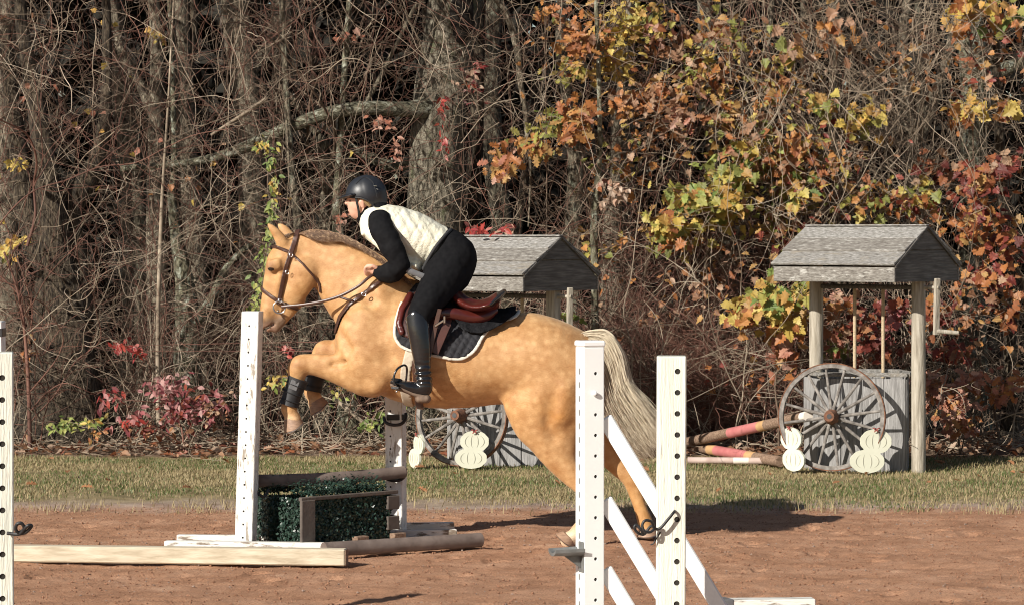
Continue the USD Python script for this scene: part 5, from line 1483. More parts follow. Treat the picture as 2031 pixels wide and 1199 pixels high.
# tall boots
tall = mat('polished_black_boot', [(.3, (.007, .007, .008)), (.7, (.014, .014, .015))], noise=10, rough=.16, bump=(26, .006, .18), coat=.35)
sole = mat('boot_sole', [(.3, (.10, .065, .045)), (.7, (.19, .13, .09))], noise=30, rough=.8)
for s in (-1, 1):
    o = s * .01
    BT = [Chain([(827, 628, s * .338, 23.5, .9), (830, 655, s * .352, 22.5, .9), (835, 690, s * .362, 20, .9), (838, 722, s * .368, 16.5, .9), (840, 745, s * .37, 16, .9), (842, 764, s * .37, 16, .9)], .015, 4),
          Chain([(842, 772, s * .37, 14, .85), (822, 770, s * .375, 12.5, .95), (800, 763, s * .38, 10.5, 1.2), (782, 757, s * .38, 8.5, 1.3)], .012, 3),
          Chain([(823, 616, s * .34, 9, 1.2), (829, 622, s * .34, 14, 1.2)], .012, 1)]
    cut = px_poly([(780, 600), (806, 628), (822, 612), (838, 624), (856, 636), (900, 640), (900, 840), (740, 840), (740, 600)], HZ + s * .34)

    def bext(Fd, g, cut=cut):
        pts = np.stack(np.meshgrid(*g.ax, indexing='ij'), -1)
        py = HY + (H - pts[..., 2]) * F / pts[..., 1]
        w = np.exp(-((py - 742) / 17) ** 2)
        Fd = Fd + (np.sin(py * .62 + 5 * meshkit.fbm(pts * 14, 2, 2) * 2) * .0050 * w).astype(np.float32)
        return np.maximum(Fd, line_dist(g, cut, True))
    rider.part('boot', blob(BT, .005, extra=bext, taubin=2), tall, smooth=True)
    SB = [Chain([(838, 786, s * .37, 7, 1.5), (818, 779, s * .375, 5, 2.0), (796, 770, s * .38, 5, 2.6), (778, 763, s * .38, 4.5, 2.4)], .008, 3), Chain([(846, 790, s * .37, 9, 1.5), (832, 790, s * .37, 8.5, 1.5)], .006, 1)]
    rider.part('boot_sole', blob(SB, .004, taubin=2), sole, smooth=True)

# helmet
helm_m = mat('matte_black_helmet', [(.3, (.012, .014, .018)), (.7, (.019, .021, .026))], noise=60, rough=.42, bump=(300, .0006, .3), spec=.5)
helmet = Thing('riding_helmet', 'matte black riding helmet with short peak on the rider', 'helmet', P(727, 392, HZ))
HP_ = [Chain([(728, 386, 0, 39, .86), (724, 387, 0, 38.5, .86)], .01, 1), Chain([(742, 390, 0, 27, .95), (748, 398, 0, 19, 1.0)], .02, 1)]


def cap(Fd, g):
    pts = np.stack(np.meshgrid(*g.ax, indexing='ij'), -1)
    px, py = CX + pts[..., 0] * F / pts[..., 1], HY + (H - pts[..., 2]) * F / pts[..., 1]
    rim = np.interp(px, [680, 700, 716, 732, 745, 770], [390, 391, 392, 399, 410, 414])
    return np.maximum(Fd, ((py - rim) * HZ / F).astype(np.float32))


helmet.part('shell', blob(HP_, .0045, extra=cap, taubin=3), helm_m, smooth=45)
pk = [Chain([(677, 392, 0, 2.6, 6), (690, 389, 0, 3.6, 8), (705, 386, 0, 4.2, 8)], .006, 2), Chain([(684, 390.5, 0, 3.2, 8.5), (698, 387.5, 0, 4, 9)], .008, 1)]
helmet.part('peak', blob(pk, .003, taubin=3), helm_m, smooth=True)
rimpts = smooth_path([P(a, b, HZ + c) for a, b, c in ((690, 391, -.05), (700, 392, -.083), (716, 393, -.102), (732, 400, -.105), (745, 410.5, -.09), (760, 413, -.05), (764, 413, 0), (760, 413, .05), (745, 410.5, .09), (732, 400, .105), (716, 393, .102), (700, 392, .083), (690, 391, .05))], 4)
helmet.part('rim', tube(rimpts, .0045, 8), mat('helmet_trim', [(0, (.012, .012, .013)), (1, (.02, .02, .02))], rough=.6), smooth=True)
strap_m = mat('black_webbing', [(0, (.010, .010, .011)), (1, (.02, .02, .02))], rough=.8)
for s in (-1, 1):
    helmet.part('chin_strap', tube(smooth_path([P(706, 390, HZ + s * .088), P(708, 402, HZ + s * .083), P(711, 416, HZ + s * .066), P(712, 428, HZ + s * .045), P(711, 434, HZ)], 4), .007, 8, flat=(.4, 1), up=(1, 0, 0)), strap_m, smooth=True)
    helmet.part('vent_badge', beam(P(741, 368, HZ + s * .091), P(747, 369, HZ + s * .089), .008, .006, c=.002), steel)
    helmet.part('vent_slot', beam(P(746, 374, HZ + s * .093), P(750, 376, HZ + s * .091), .006, .005, c=.002), steel)
helmet.part('seam', tube(smooth_path([P(705, 365, HZ - .075), P(722, 352, HZ - .055), P(738, 360, HZ - .075), P(744, 375, HZ - .096), P(748, 392, HZ - .1)], 5), .0014, 5), mat('helmet_trim', [(0, (.012, .012, .013)), (1, (.02, .02, .02))], rough=.6), smooth=True)

# crop held in the hand, stirrups
crop = Thing('riding_crop', 'dark grey riding crop with a silver tip lying along the withers', 'riding crop', P(810, 538, HZ - .16))
crop.part('handle', tube([P(794, 529, HZ - .24), P(812, 537, HZ - .235), P(870, 560, HZ - .21)], .017, 10, flat=(.6, 1)), mat('grey_rubber_grip', [(0, (.10, .10, .105)), (1, (.17, .17, .175))], noise=60, rough=.5), smooth=40)
crop.part('tip', cyl(P(789, 527, HZ - .242), P(795.5, 529.6, HZ - .24), .017, n=12), steel, smooth=40)
for s in (-1, 1):
    st = Thing('stirrup_iron', 'black stirrup iron round the near boot of the rider' if s < 0 else 'stirrup iron on the far side of the horse', 'stirrup', P(795, 760, HZ + s * .38))
    a = [(783, 764, -.055), (781, 748, -.056), (787, 732, -.05), (798, 724, -.02), (804, 724, .0), (807, 730, .03), (806, 748, .055), (802, 772, .055)]
    st.part('bow', tube(smooth_path([P(x_, y_, HZ + s * .38 + z_) for x_, y_, z_ in a], 4), .0065, 8), black_l, smooth=True)
    st.part('tread', beam(P(783, 768, HZ + s * .38 - .055), P(802, 774, HZ + s * .38 + .055), .05, .012), black_l)
    for k in range(4):
        e = trimesh.creation.icosphere(1, .007)
        st.part('stud', (np.array(e.vertices) + P(782 + k * 1.5, 755 + k * 7, HZ + s * .38 - .05), e.faces), steel, smooth=True)
# ------------------------------------------------------------------ woods and paints of the built things
wood_u = mat('weathered_board', [(.30, (.085, .078, .070)), (.48, (.205, .195, .178)), (.60, (.285, .275, .258)), (.72, (.46, .45, .43))], scale=(4, 12, 12), noise=6.5, detail=9, rough=.9, bump=(7.0, .012, .8),
             blotch=(1.3, (.24, .21, .165), .52, .70))
wood_u2 = mat('weathered_board_brown', [(.30, (.080, .070, .060)), (.48, (.18, .165, .145)), (.60, (.25, .235, .21)), (.74, (.42, .405, .38))], scale=(4, 13, 13), noise=5.0, detail=9, rough=.9, bump=(7.0, .014, .9),
              blotch=(2.3, (.40, .39, .36), .58, .66))
wood_u3 = mat('weathered_board_pale', [(.30, (.105, .098, .088)), (.48, (.24, .23, .212)), (.60, (.335, .325, .305)), (.72, (.50, .49, .47))], scale=(4.5, 11, 11), noise=7.0, detail=9, rough=.9, bump=(7.0, .014, .9),
              blotch=(2.0, (.19, .17, .14), .56, .68))
wood_dark_shade = mat('dark_weathered_board_shade', [(.28, (.045, .040, .034)), (.5, (.095, .086, .076)), (.72, (.17, .158, .142))], scale=(14, 1.2, 14), noise=4.5, detail=9, rough=.9, bump=(7.0, .012, .8),
                blotch=(1.6, (.15, .14, .125), .56, .72))  # darker board copy: shade of gable and roof underside painted into colour
wood_z = mat('weathered_plank', [(.28, (.14, .135, .13)), (.5, (.265, .258, .25)), (.72, (.39, .382, .372))], scale=(14, 14, 1.2), noise=4.5, detail=9, rough=.9, bump=(7.0, .012, .8))
post_wood = mat('round_post_wood', [(.28, (.17, .145, .11)), (.5, (.325, .29, .23)), (.72, (.47, .43, .36))], scale=(12, 12, 1.0), noise=4.0, detail=9, rough=.9, bump=(6.0, .012, .8))
wheel_m = mat('weathered_wheel_wood', [(.3, (.072, .062, .054)), (.5, (.165, .148, .132)), (.72, (.31, .285, .26))], noise=16, detail=7, rough=.85, bump=(60, .004, .6))
rust_m = mat('rusty_iron', [(.3, (.06, .030, .020)), (.5, (.15, .065, .035)), (.7, (.25, .115, .06))], noise=30, detail=7, rough=.9, bump=(80, .004, .8))
rope_m = mat('rope', [(.3, (.34, .25, .15)), (.7, (.55, .45, .31))], scale=(1, 1, 6), noise=60, rough=.95, bump=(90, .004, .9))
cream_m = mat('cream_paint', [(.3, (.52, .52, .41)), (.7, (.61, .61, .50))], noise=5, detail=6, rough=.6, bump=(60, .001, .4))
groove_m = mat('routed_groove', [(0, (.27, .26, .20)), (1, (.36, .35, .28))], noise=8, rough=.9)
ribbon_m = mat('red_ribbon', [(.3, (.16, .03, .026)), (.7, (.27, .07, .055))], noise=20, rough=.8)
white_peel = mat('peeling_white_paint', [(.3, (.60, .60, .57)), (.6, (.73, .73, .70))], scale=(3.5, 3.5, .55), noise=6, detail=9, rough=.6, bump=(22, .006, .8),
                 blotch=(14.0, (.30, .26, .21), .56, .62))
white_old = mat('aged_cream_paint', [(.3, (.54, .55, .47)), (.6, (.69, .70, .61))], scale=(5, 5, .35), noise=6, detail=9, rough=.6, bump=(26, .006, .9),
                blotch=(12.0, (.38, .35, .28), .60, .66))
white_vinyl = mat('white_vinyl', [(.3, (.74, .75, .74)), (.7, (.79, .80, .79))], noise=3, detail=5, rough=.32, bump=(8, .001, .2), spec=.5,
                  blotch=(2.5, (.70, .68, .62), .66, .8))
black_iron = mat('black_iron', [(.3, (.010, .010, .011)), (.7, (.025, .025, .027))], noise=40, rough=.5, bump=(90, .002, .5))
grey_iron = mat('galvanised_cup', [(.3, (.12, .125, .12)), (.7, (.22, .225, .22))], noise=24, rough=.5, metallic=.3, bump=(60, .001, .4))
brown_pole = mat('brown_painted_pole', [(.3, (.085, .062, .052)), (.5, (.15, .115, .098)), (.72, (.22, .175, .15))], noise=7, detail=8, rough=.8, bump=(40, .004, .7), coord='position')


def ell_poly(cx, cy, rx, ry, n=40, lobes=0, amp=.05):
    t = np.linspace(0, 2 * np.pi, n, endpoint=False)
    k = 1 + amp * np.abs(np.sin(t * lobes / 2)) if lobes else 1
    return np.stack([cx + rx * np.cos(t) * k, cy + ry * np.sin(t) * k], 1)


def prism(poly, y0, y1):
    """An (x, z) outline extruded along y."""
    from shapely.geometry import Polygon
    m = trimesh.creation.extrude_polygon(Polygon(poly) if not hasattr(poly, 'exterior') else poly, y1 - y0, engine='earcut')
    v = np.array(m.vertices)
    return np.stack([v[:, 0], y1 - v[:, 2], v[:, 1]], 1), np.array(m.faces)


# ------------------------------------------------------------------ the two wishing wells
rk = np.random.default_rng(42)


def well(label, px, d, drop, round_posts, seed):
    r = np.random.default_rng(seed)
    base = np.array([(px - CX) * d / F, d, 0])
    phi = math.radians(38)
    t = Thing('wishing_well', label, 'wishing well', base, -phi)
    zr, ze, zb = 1.868 - drop, 1.567 - drop, 1.455 - drop
    Wd, Lh = .49, .54

    def add(name, m, mt, **k):
        v, f = m
        return t.part(name, (np.asarray(v, float), f), mt, world=False, **k)
    # roof boards, three a side, each lapping the one below
    for sd in (-1, 1):
        for k in range(3):
            a, b = k / 3, (k + 1) / 3 - .006
            y0, z0 = sd * Wd * (1 - a) * 1.02, ze + (zr - ze) * a
            y1, z1 = sd * Wd * (1 - min(b, 1)), ze + (zr - ze) * min(b, 1)
            n = np.array([0, sd * (zr - ze), Wd]); n /= np.linalg.norm(n)
            off = n * (.012 + (.004 if k % 2 else 0) - (.003 * k))
            dx = r.normal(0, .006)
            ctr = np.array([dx, (y0 + y1) / 2, (z0 + z1) / 2]) + off
            tdir = np.array([0, y1 - y0, z1 - z0]); wd = np.linalg.norm(tdir); tdir /= wd
            v, f = cbox((2 * Lh + .02, wd, .019), .003)
            tilt = .035
            R = np.stack([[1, 0, 0], tdir, np.cross([1, 0, 0], tdir)], 1)
            v = v.copy(); v[:, 2] += (v[:, 1] / wd) * -.009 * -sd
            add('roof_board', (v @ R.T * 1.0 + ctr, f), (wood_u, wood_u2, wood_u3)[(k + (sd > 0)) % 3])
        add('fascia_board', (cbox((2 * Lh, .02, ze - zb), .003)[0] + [0, sd * (Wd - .008), (ze + zb) / 2 - .006], _box_faces()), wood_u2)
    for sd in (-1, 1):
        zm = 1.69 - drop
        ym = Wd * (zr - zm) / (zr - ze)
        lo = np.array([(-Wd + .022, zb - .004), (Wd - .022, zb - .004), (Wd - .022, ze - .012), (ym - .012, zm - .004), (-ym + .012, zm - .004), (-Wd + .022, ze - .012)])
        hi = np.array([(-ym + .014, zm + .003), (ym - .014, zm + .003), (0, zr - .018)])
        for nm, pl, x in (('gable_board', lo, Lh - .014), ('gable_board', hi, Lh - .018)):
            v, f = prism(pl, -.009, .009)
            v = np.stack([-v[:, 1], v[:, 0], v[:, 2]], 1) + [sd * x, 0, 0]
            add(nm, (v, f), wood_dark_shade)
        # barge trim along the gable edges and the corner strips
        for e in (-1, 1):
            a, b = np.array([sd * (Lh + .004), e * (Wd - .004), ze - .004]), np.array([sd * (Lh + .004), 0, zr + .002])
            add('edge_trim', beam(a, b, .014, .020, up=(0, e * .5, 1), c=.002), wood_dark_shade)
    add('ridge_cap', beam((-Lh, -.012, zr + .013), (Lh + .01, -.012, zr + .013), .05, .012, c=.003), wood_u)
    # posts
    for sd in (-1, 1):
        x = sd * .46
        zt = zr - .09
        if round_posts:
            p = np.array([[x, 0, -.05, .057], [x, 0, .3, .056], [x, 0, .8, .055], [x, 0, 1.2, .054], [x, 0, zt, .053]])
            add('post', bark_tube(p, 18, seed + sd, .05), post_wood, smooth=True)
        else:
            add('post', (cbox((.088, .088, zt + .05), .006)[0] + [x, 0, (zt - .05) / 2], _box_faces()), post_wood)
        add('roof_brace', beam((x - sd * .03, -Wd + .03, zb + .05), (x - sd * .03, Wd - .03, zb + .05), .035, .08), wood_dark_shade)
    # windlass between the posts, its rope, and the crank outside the right post
    zw = 1.405 - drop
    add('windlass', cyl((-.44, .0, zw), (.44, .0, zw), .018, n=12), wood_dark_shade, smooth=40)
    add('axle', cyl((.44, .0, zw), (.64, .0, zw), .014, n=12), post_wood, smooth=40)
    for k, x in enumerate((-.12, .135)):
        q = np.linspace(0, 1, 160)
        rp = np.stack([x + .0 * q, 0 * q + .02, zw - (zw - .70) * q], 1)
        s1 = [rp + np.stack([.008 * np.cos(q * 150 + a), .008 * np.sin(q * 150 + a), 0 * q], 1) for a in (0, 2.1, 4.2)]
        add('rope', join(*[tube(s, .0075, 5) for s in s1]), rope_m, smooth=True)
    # crank: arm hangs down from the axle, handle turned outward
    a0 = np.array([.625, 0, zw])
    u, down = np.array([.79, -.61, 0]), np.array([-.06, .05, -1.0])
    add('crank_arm', beam(a0 + [0, 0, .07], a0 + down * .36, .045, .028, up=(1, -.5, 0)), post_wood)
    add('crank_handle', tube([a0 + down * .33, a0 + down * .345 + np.array([.79, .61, 0]) * .17], [.018, .017], 10), post_wood, smooth=40)
    # the well box: a ring of upright planks with a capping
    w2 = lambda p, q, z=0: np.array([p * q / F, q - d, z])         # offsets in photo pixels from the middle of the well
    ring = [w2(-116, d + .15), w2(-98, d - .14), w2(71, d - .22), w2(82, d + .05), w2(70, d + .42), w2(-108, d + .46)]
    c, s = math.cos(phi), math.sin(phi)
    RT = np.array([[c, -s, 0], [s, c, 0], [0, 0, 1.0]])
    ring = [RT @ p for p in ring]
    ztop = .735
    for k in range(6):
        a, b = ring[k], ring[(k + 1) % 6]
        L = np.linalg.norm(b - a)
        m = max(1, round(L / .175))
        for j in range(m):
            p0, p1 = a + (b - a) * (j / m), a + (b - a) * ((j + 1) / m)
            e = (p1 - p0) / np.linalg.norm(p1 - p0)
            h = ztop - .03 + r.uniform(-.006, .004)
            mid = (p0 + p1) / 2 + np.cross(e, [0, 0, 1]) * r.uniform(0, .004)
            R = np.stack([e, np.cross([0, 0, 1], e), [0, 0, 1]], 1)
            v, f = cbox((np.linalg.norm(p1 - p0) - .006, .022, h + .04), .004)
            add('plank', (v @ R.T + mid + [0, 0, h / 2 - .02], f), wood_z)
        e = (b - a) / L
        add('rim_board', beam(a - e * .012 + [0, 0, ztop], b + e * .012 + [0, 0, ztop - .001 * (k % 2)], .07, .028 + .003 * (k % 2)), wood_u)
    return t


W_R = well('grey wooden wishing well with peaked roof, fully in view at the right', 1719, 22.8, 0.0, True, 5)
W_L = well('grey wooden wishing well half hidden behind the horse and rider', 1006, 23.37, .08, False, 9)


# ------------------------------------------------------------------ wagon wheels
def wheel(label, px, py, d, R, yaw, lean, seed, nsp=16):
    r = np.random.default_rng(seed)
    C = P(px, py, d)
    t = Thing('wagon_wheel', label, 'wagon wheel', (C[0], C[1], 0))
    n = np.array([-math.sin(yaw) * math.cos(lean), -math.cos(yaw) * math.cos(lean), math.sin(lean)])
    right = np.array([math.cos(yaw), -math.sin(yaw), 0])
    up = np.cross(n, right) * -1
    up = up if up[2] > 0 else -up
    q = np.linspace(0, 2 * np.pi, 73)
    circ = lambda rr, z=0: np.stack([C + right * rr * math.cos(a) + up * rr * math.sin(a) + n * z for a in q])
    # felloe: rectangular rim from a closed ring of four edges
    prof = [(R - .038, -.022), (R - .038, .022), (R - .008, .024), (R - .008, -.024)]
    V = np.concatenate([circ(a, b)[:-1] for a, b in prof])
    m = 72
    f = []
    for k in range(4):
        for i in range(m):
            a, b, c2, e = k * m + i, k * m + (i + 1) % m, ((k + 1) % 4) * m + (i + 1) % m, ((k + 1) % 4) * m + i
            f += [(a, b, c2), (a, c2, e)]
    f = np.array(f)
    tm = trimesh.Trimesh(V, f, process=False)
    f = f[:, ::-1] if tm.volume < 0 else f
    t.part('rim', (V, f), wheel_m, smooth=40)
    prof = [(R - .0075, -.026), (R - .0075, .026), (R, .026), (R, -.026)]
    V2 = np.concatenate([circ(a, b)[:-1] for a, b in prof])
    t.part('iron_tyre', (V2, f), rust_m, smooth=40)
    for k in range(nsp):
        a = 2 * np.pi * (k + .35) / nsp
        e = right * math.cos(a) + up * math.sin(a)
        z = .012 if k % 2 else -.012
        pts = np.array([C + e * .05 + n * (z + .01), C + e * (R * .35) + n * z, C + e * (R - .04)])
        t.part('spoke', tube(pts, [.0130, .0120, .0095], 8, flat=(1, 1.1)), wheel_m, smooth=40)
    hub = t.part('hub', tube(np.array([C + n * z for z in (-.07, -.05, 0, .05, .085, .10)]), [.042, .056, .062, .055, .046, .040], 20), rust_m, smooth=50)
    t.part('hub_band', tube(np.array([C + n * z for z in (.095, .135, .136)]), [.040, .038, .026], 18), rust_m, parent=hub, smooth=40)
    t.part('axle_hole', tube(np.array([C + n * z for z in (.134, .1385)]), [.020, .019], 14), black_iron, parent=hub, smooth=40)
    return t


wheel('weathered wagon wheel leaning on the right wishing well', 1650, 826, 22.44, .412, math.radians(15), math.radians(5), 1)
wheel('weathered wagon wheel leaning on the left wishing well, seen under the horse', 916, 824, 22.96, .392, math.radians(24), math.radians(5), 2)


# ------------------------------------------------------------------ pumpkin cut-outs
def pumpkins(label, lobes, d, yaw, lean=0.0):
    """lobes: (px, py, rx, ry) of each lobe, top first; a thin board cut to the outline."""
    from shapely.geometry import Polygon
    from shapely.ops import unary_union
    bx = lobes[-1][0]
    base = np.array([(bx - CX) * d / F, d, 0.0])
    k = d / F
    t = Thing('pumpkin_cutout', label, 'pumpkin cut-out', base)
    c, s = math.cos(yaw), math.sin(yaw)
    L = [((px - bx) * k / max(c, .25), max(H - (py - HY) * k, ry * k * .92), rx * k / max(c, .25), ry * k) for px, py, rx, ry in lobes]
    pol = unary_union([Polygon(ell_poly(x, z, rx, ry, 60, 10, .028)) for x, z, rx, ry in L]).simplify(.0006)
    if pol.geom_type != 'Polygon':
        pol = max(pol.geoms, key=lambda g: g.area)

    def place(v):
        v = np.asarray(v, float)
        v = np.stack([v[:, 0] * c + v[:, 1] * s, -v[:, 0] * s * -1 * -1 + v[:, 1] * c, v[:, 2]], 1)
        v[:, 1] += v[:, 2] * lean
        return v + base
    v, f = prism(pol, -.009, .009)
    t.part('board', (place(v), f), cream_m)
    for x, z, rx, ry in L:
        for u in (-.60, -.22, .22, .60):
            q = np.linspace(-1, 1, 13)
            gxx = x + rx * u * np.sqrt(np.maximum(1 - (q * .80) ** 2, 0)) * (1.12 if u else 1)
            gz = z + ry * .60 * q * math.sqrt(1 - (u * .7) ** 2)
            pts = place(np.stack([gxx, np.full(13, -.0085), gz], 1))
            w = .0046 * np.sin(np.linspace(.25, 2.9, 13))
            t.part('groove', tube(pts, w, 5, flat=(1.0, .8)), groove_m)
    x, z, rx, ry = L[0]
    for k2, (du, dv) in enumerate(((-1, .7), (1, .8), (-.6, -.9), (.5, -1.0))):
        a = np.array([[x, -.02, z + ry], [x + du * .014, -.03, z + ry + dv * .010], [x + du * .028, -.022, z + ry + dv * .018 - .004]])
        t.part('ribbon', tube(smooth_path(place(a), 4), [.004, .005, .006, .0065, .006, .0055, .005, .0045, .003], 5, flat=(1, .3), up=(0, -1, .2)), ribbon_m)
    t.part('stake', beam(place([[0, .02, -.05]])[0], place([[(L[0][0]) * .8, .02, L[0][1]]])[0], .03, .02), wood_dark_shade)
    return t


pumpkins('cream board cut as two stacked pumpkins, right of the right wagon wheel hub', [(1738, 875, 31, 24), (1720, 914, 34, 23)], 22.28, math.radians(-8), .10)
pumpkins('narrow cream board cut as stacked pumpkins at the left rim of the right wheel', [(1571, 870, 18, 22), (1575, 911, 19, 22)], 22.42, math.radians(48), .10)
pumpkins('cream board cut as two stacked pumpkins under the belly of the horse', [(941, 875, 28, 21), (934, 908, 31, 20)], 22.72, math.radians(-6), .10)
pumpkins('slim cream board cut as two stacked pumpkins, edge on behind the far jump post', [(832, 879, 10, 20), (823, 908, 11, 19)], 22.85, math.radians(62), .10)


# ------------------------------------------------------------------ striped poles by the right well
pole_wood = mat('bare_brown_pole', [(.3, (.10, .060, .038)), (.5, (.20, .128, .085)), (.7, (.32, .225, .16))], scale=(1.5, 8, 8), noise=9, detail=8, rough=.85, bump=(30, .004, .7), coord='position')
pole_pink = mat('faded_red_paint', [(.3, (.38, .115, .115)), (.7, (.50, .19, .18))], noise=7, detail=7, rough=.6, coord='position', bump=(60, .002, .4))
pole_tan = mat('tan_band_paint', [(.3, (.38, .22, .095)), (.7, (.50, .32, .16))], noise=9, rough=.7, coord='position')
pole_chalk = mat('chalky_pink_paint', [(.3, (.36, .26, .22)), (.7, (.50, .40, .35))], noise=12, rough=.8, coord='position')
pole_white = mat('chalky_white_paint', [(.3, (.62, .55, .47)), (.7, (.74, .70, .62))], noise=12, rough=.7, coord='position')


def striped(label, a, b, r, bands):
    t = Thing('striped_pole', label, 'jump pole', np.array([a[0], a[1], 0]))
    a, b = np.array(a, float), np.array(b, float)
    for i, (t0, t1, m, nm) in enumerate(bands):
        e = .0004 * (i % 2)
        t.part(nm, tube(np.array([a + (b - a) * t0, a + (b - a) * t1]), r + e, 12), m, smooth=40)
    return t


g0 = G(1338, 892)
striped('brown jump pole with a faded pink band, propped up on the right well', g0 + [0, 0, .045], P(1603, 824, 22.50), .042,
        [(0, .44, pole_wood, 'bare_band'), (.44, .66, pole_pink, 'pink_band'), (.66, .71, pole_tan, 'tan_band'), (.71, .965, pole_wood, 'bare_band'), (.965, 1, pole_white, 'white_end')])
striped('brown and pink jump pole lying on the lawn left of the right wheel', G(1362, 893) + [0, 0, .045], G(1548, 926) + [0, 0, .045], .042,
        [(0, .26, pole_wood, 'bare_band'), (.26, .335, pole_tan, 'tan_band'), (.335, .67, pole_pink, 'pink_band'), (.67, .75, pole_tan, 'tan_band'), (.75, 1, pole_wood, 'bare_band')])
striped('chalky pale pole lying along the back of the lawn', G(1364, 919) + [0, 0, .03], G(1566, 921) + [0, 0, .03], .026,
        [(0, .45, pole_chalk, 'pale_band'), (.45, .6, pole_white, 'white_band'), (.6, 1, pole_chalk, 'pale_band')])


# ------------------------------------------------------------------ jump standards
def drilled(size, yaw, holes, c=.004):
    """A square post (upright, base at the origin) with real holes. holes: (face, offset across, height, radius, slot length)."""
    w, dp, h = size
    v, f = cbox((w, dp, h), c)
    m = to_manifold((v + [0, 0, h / 2], f))
    cut = []
    for face, off, z, r, sl in holes:
        cy = manifold3d.Manifold.cylinder(.05, r, r, 10, True)
        if sl:
            cy = manifold3d.Manifold.batch_hull([cy, cy.translate((0, -sl, 0))])
        cy = cy.rotate((90, 0, 0))
        if face == 'f':
            cut.append(cy.translate((off, -dp / 2, z)))
        elif face == 'r':
            cut.append(cy.rotate((0, 0, 90)).translate((w / 2, off, z)))
        elif face == 'l':
            cut.append(cy.rotate((0, 0, 90)).translate((-w / 2, off, z)))
    if cut:
        m = m - manifold3d.Manifold.batch_boolean(cut, manifold3d.OpType.Add)
    v, f, _ = meshkit.arrays(m)
    return rotz(v, yaw), f, [(fc, off, z - sl / 2, r, sl) for fc, off, z, r, sl in holes]


hole_shade_m = mat('hole_shade_look', [(0, (.012, .010, .008)), (1, (.03, .025, .02))], noise=40, rough=.95)  # near-black colour for the shade inside the holes


def standard(label, base, height, w, yaw, m, holes, lean=(0, 0), group=None, name='jump_standard'):
    t = Thing(name, label, 'jump standard', base, group=group)
    v, f, hs = drilled((w, w, height + .03), yaw, holes)

    def put(v):
        v = np.asarray(v) - [0, 0, .03]
        v[:, 0] += v[:, 2] * lean[0]; v[:, 1] += v[:, 2] * lean[1]
        return v + t.base
    pp = t.part('post', (put(v), f), m)
    for fc, off, z, r, sl in hs:        # near-black plug set back in each hole, standing in for its shade
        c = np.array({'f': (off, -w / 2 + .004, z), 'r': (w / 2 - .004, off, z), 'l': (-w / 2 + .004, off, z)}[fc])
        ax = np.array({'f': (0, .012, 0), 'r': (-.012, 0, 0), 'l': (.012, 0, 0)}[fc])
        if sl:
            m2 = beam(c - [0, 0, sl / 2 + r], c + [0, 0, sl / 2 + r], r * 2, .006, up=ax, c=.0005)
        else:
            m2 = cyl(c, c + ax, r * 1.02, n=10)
        t.part('hole_shade', (put(rotz(m2[0], yaw)), m2[1]), hole_shade_m, parent=pp)
    return t


def cup(t, pts, r=.008, m=None, nm='pole_cup'):
    return t.part(nm, tube(smooth_path(pts, 5), r, 8), m or black_iron, smooth=True)


sp = .0762
rowf = lambda off, h, r, z0=.09, face='f', n=None, s=sp, sl=0: [(face, off, z, r, sl) for z in np.arange(z0, h - .018, s)]

# near standard of the jump, left
bl = G(487, 1084)
jl = standard('white peeling jump post in front of the horse nose, near end of the brown rail', bl, 1.362, .104, math.radians(-10), white_peel,
              rowf(-.004, 1.36, .0060) + rowf(.0, 1.36, .0060, face='r'), lean=(.030, 0))
foot_m = mat('worn_foot_paint', [(.3, (.60, .59, .54)), (.6, (.72, .71, .66))], scale=(.8, 6, 6), noise=6, detail=9, rough=.7, bump=(20, .005, .7), blotch=(6.0, (.20, .16, .12), .52, .60))
jl.part('foot_board', beam(G(328, 1087) + [0, 0, .022], G(642, 1091) + [0, 0, .022], .07, .05), foot_m)
jl.part('foot_board', beam(G(352, 1073) + [0, 0, .020], G(655, 1076) + [0, 0, .020], .05, .045), foot_m)
jl.part('foot_brace', beam(G(434, 1082) + [0, 0, .03], bl + [-.055, -.0, .16], .03, .07, up=(0, 1, 0)), foot_m) if False else None
cpt = bl + [.07, .05, .30]
cup(jl, [cpt + [-.015, .0, .06], cpt + [.0, -.02, .01], cpt + [.035, -.02, -.01], cpt + [.06, 0, .03]])
# far standard
br = G(786, 1058)
jr = standard('white peeling jump post behind the horse belly, far end of the brown rail', br, 1.30, .104, math.radians(-14), white_peel,
              rowf(-.02, 1.30, .0060) + rowf(.0, 1.30, .0060, face='r'), lean=(-.004, 0))
jr.part('foot_board', beam(G(700, 1066) + [0, 0, .02], G(905, 1062) + [0, 0, .02], .06, .045), foot_m)
jr.part('foot_board', beam(G(716, 1051) + [0, 0, .02], G(900, 1048) + [0, 0, .02], .05, .045), foot_m)
for z in (.678, .345):
    c0 = br + [0, -.06, z]
    cup(jr, [c0 + [-.072, .0, .030], c0 + [-.060, -.035, .002], c0 + [-.02, -.055, -.012], c0 + [.03, -.05, -.008], c0 + [.058, -.03, .02], c0 + [.060, -.012, .055]], .010)
    jr.part('cup_plate', beam(c0 + [-.055, .004, .03], c0 + [.055, .004, .03], .035, .008, up=(0, -1, 0)), black_iron)


def rail(label, a, b, r, m, name='jump_rail'):
    t = Thing(name, label, 'jump rail', np.array([a[0], a[1], 0]))
    a, b = np.array(a, float), np.array(b, float)
    q = np.linspace(0, 1, 24)
    pts = a + (b - a) * q[:, None]
    pts[:, 2] -= .012 * np.sin(q * np.pi) * (a[2] > .2)
    t.part('pole', bark_tube(np.c_[pts, np.full(24, r)][::6].tolist() + [list(pts[-1]) + [r]], 16, 7, .025), m, smooth=40)
    e = (b - a) / np.linalg.norm(b - a)
    t.part('end_face', tube(np.array([pts[-1] - e * .01, pts[-1] + e * .003]), [r * .98, r * .9], 16), pole_wood, smooth=40)
    return t


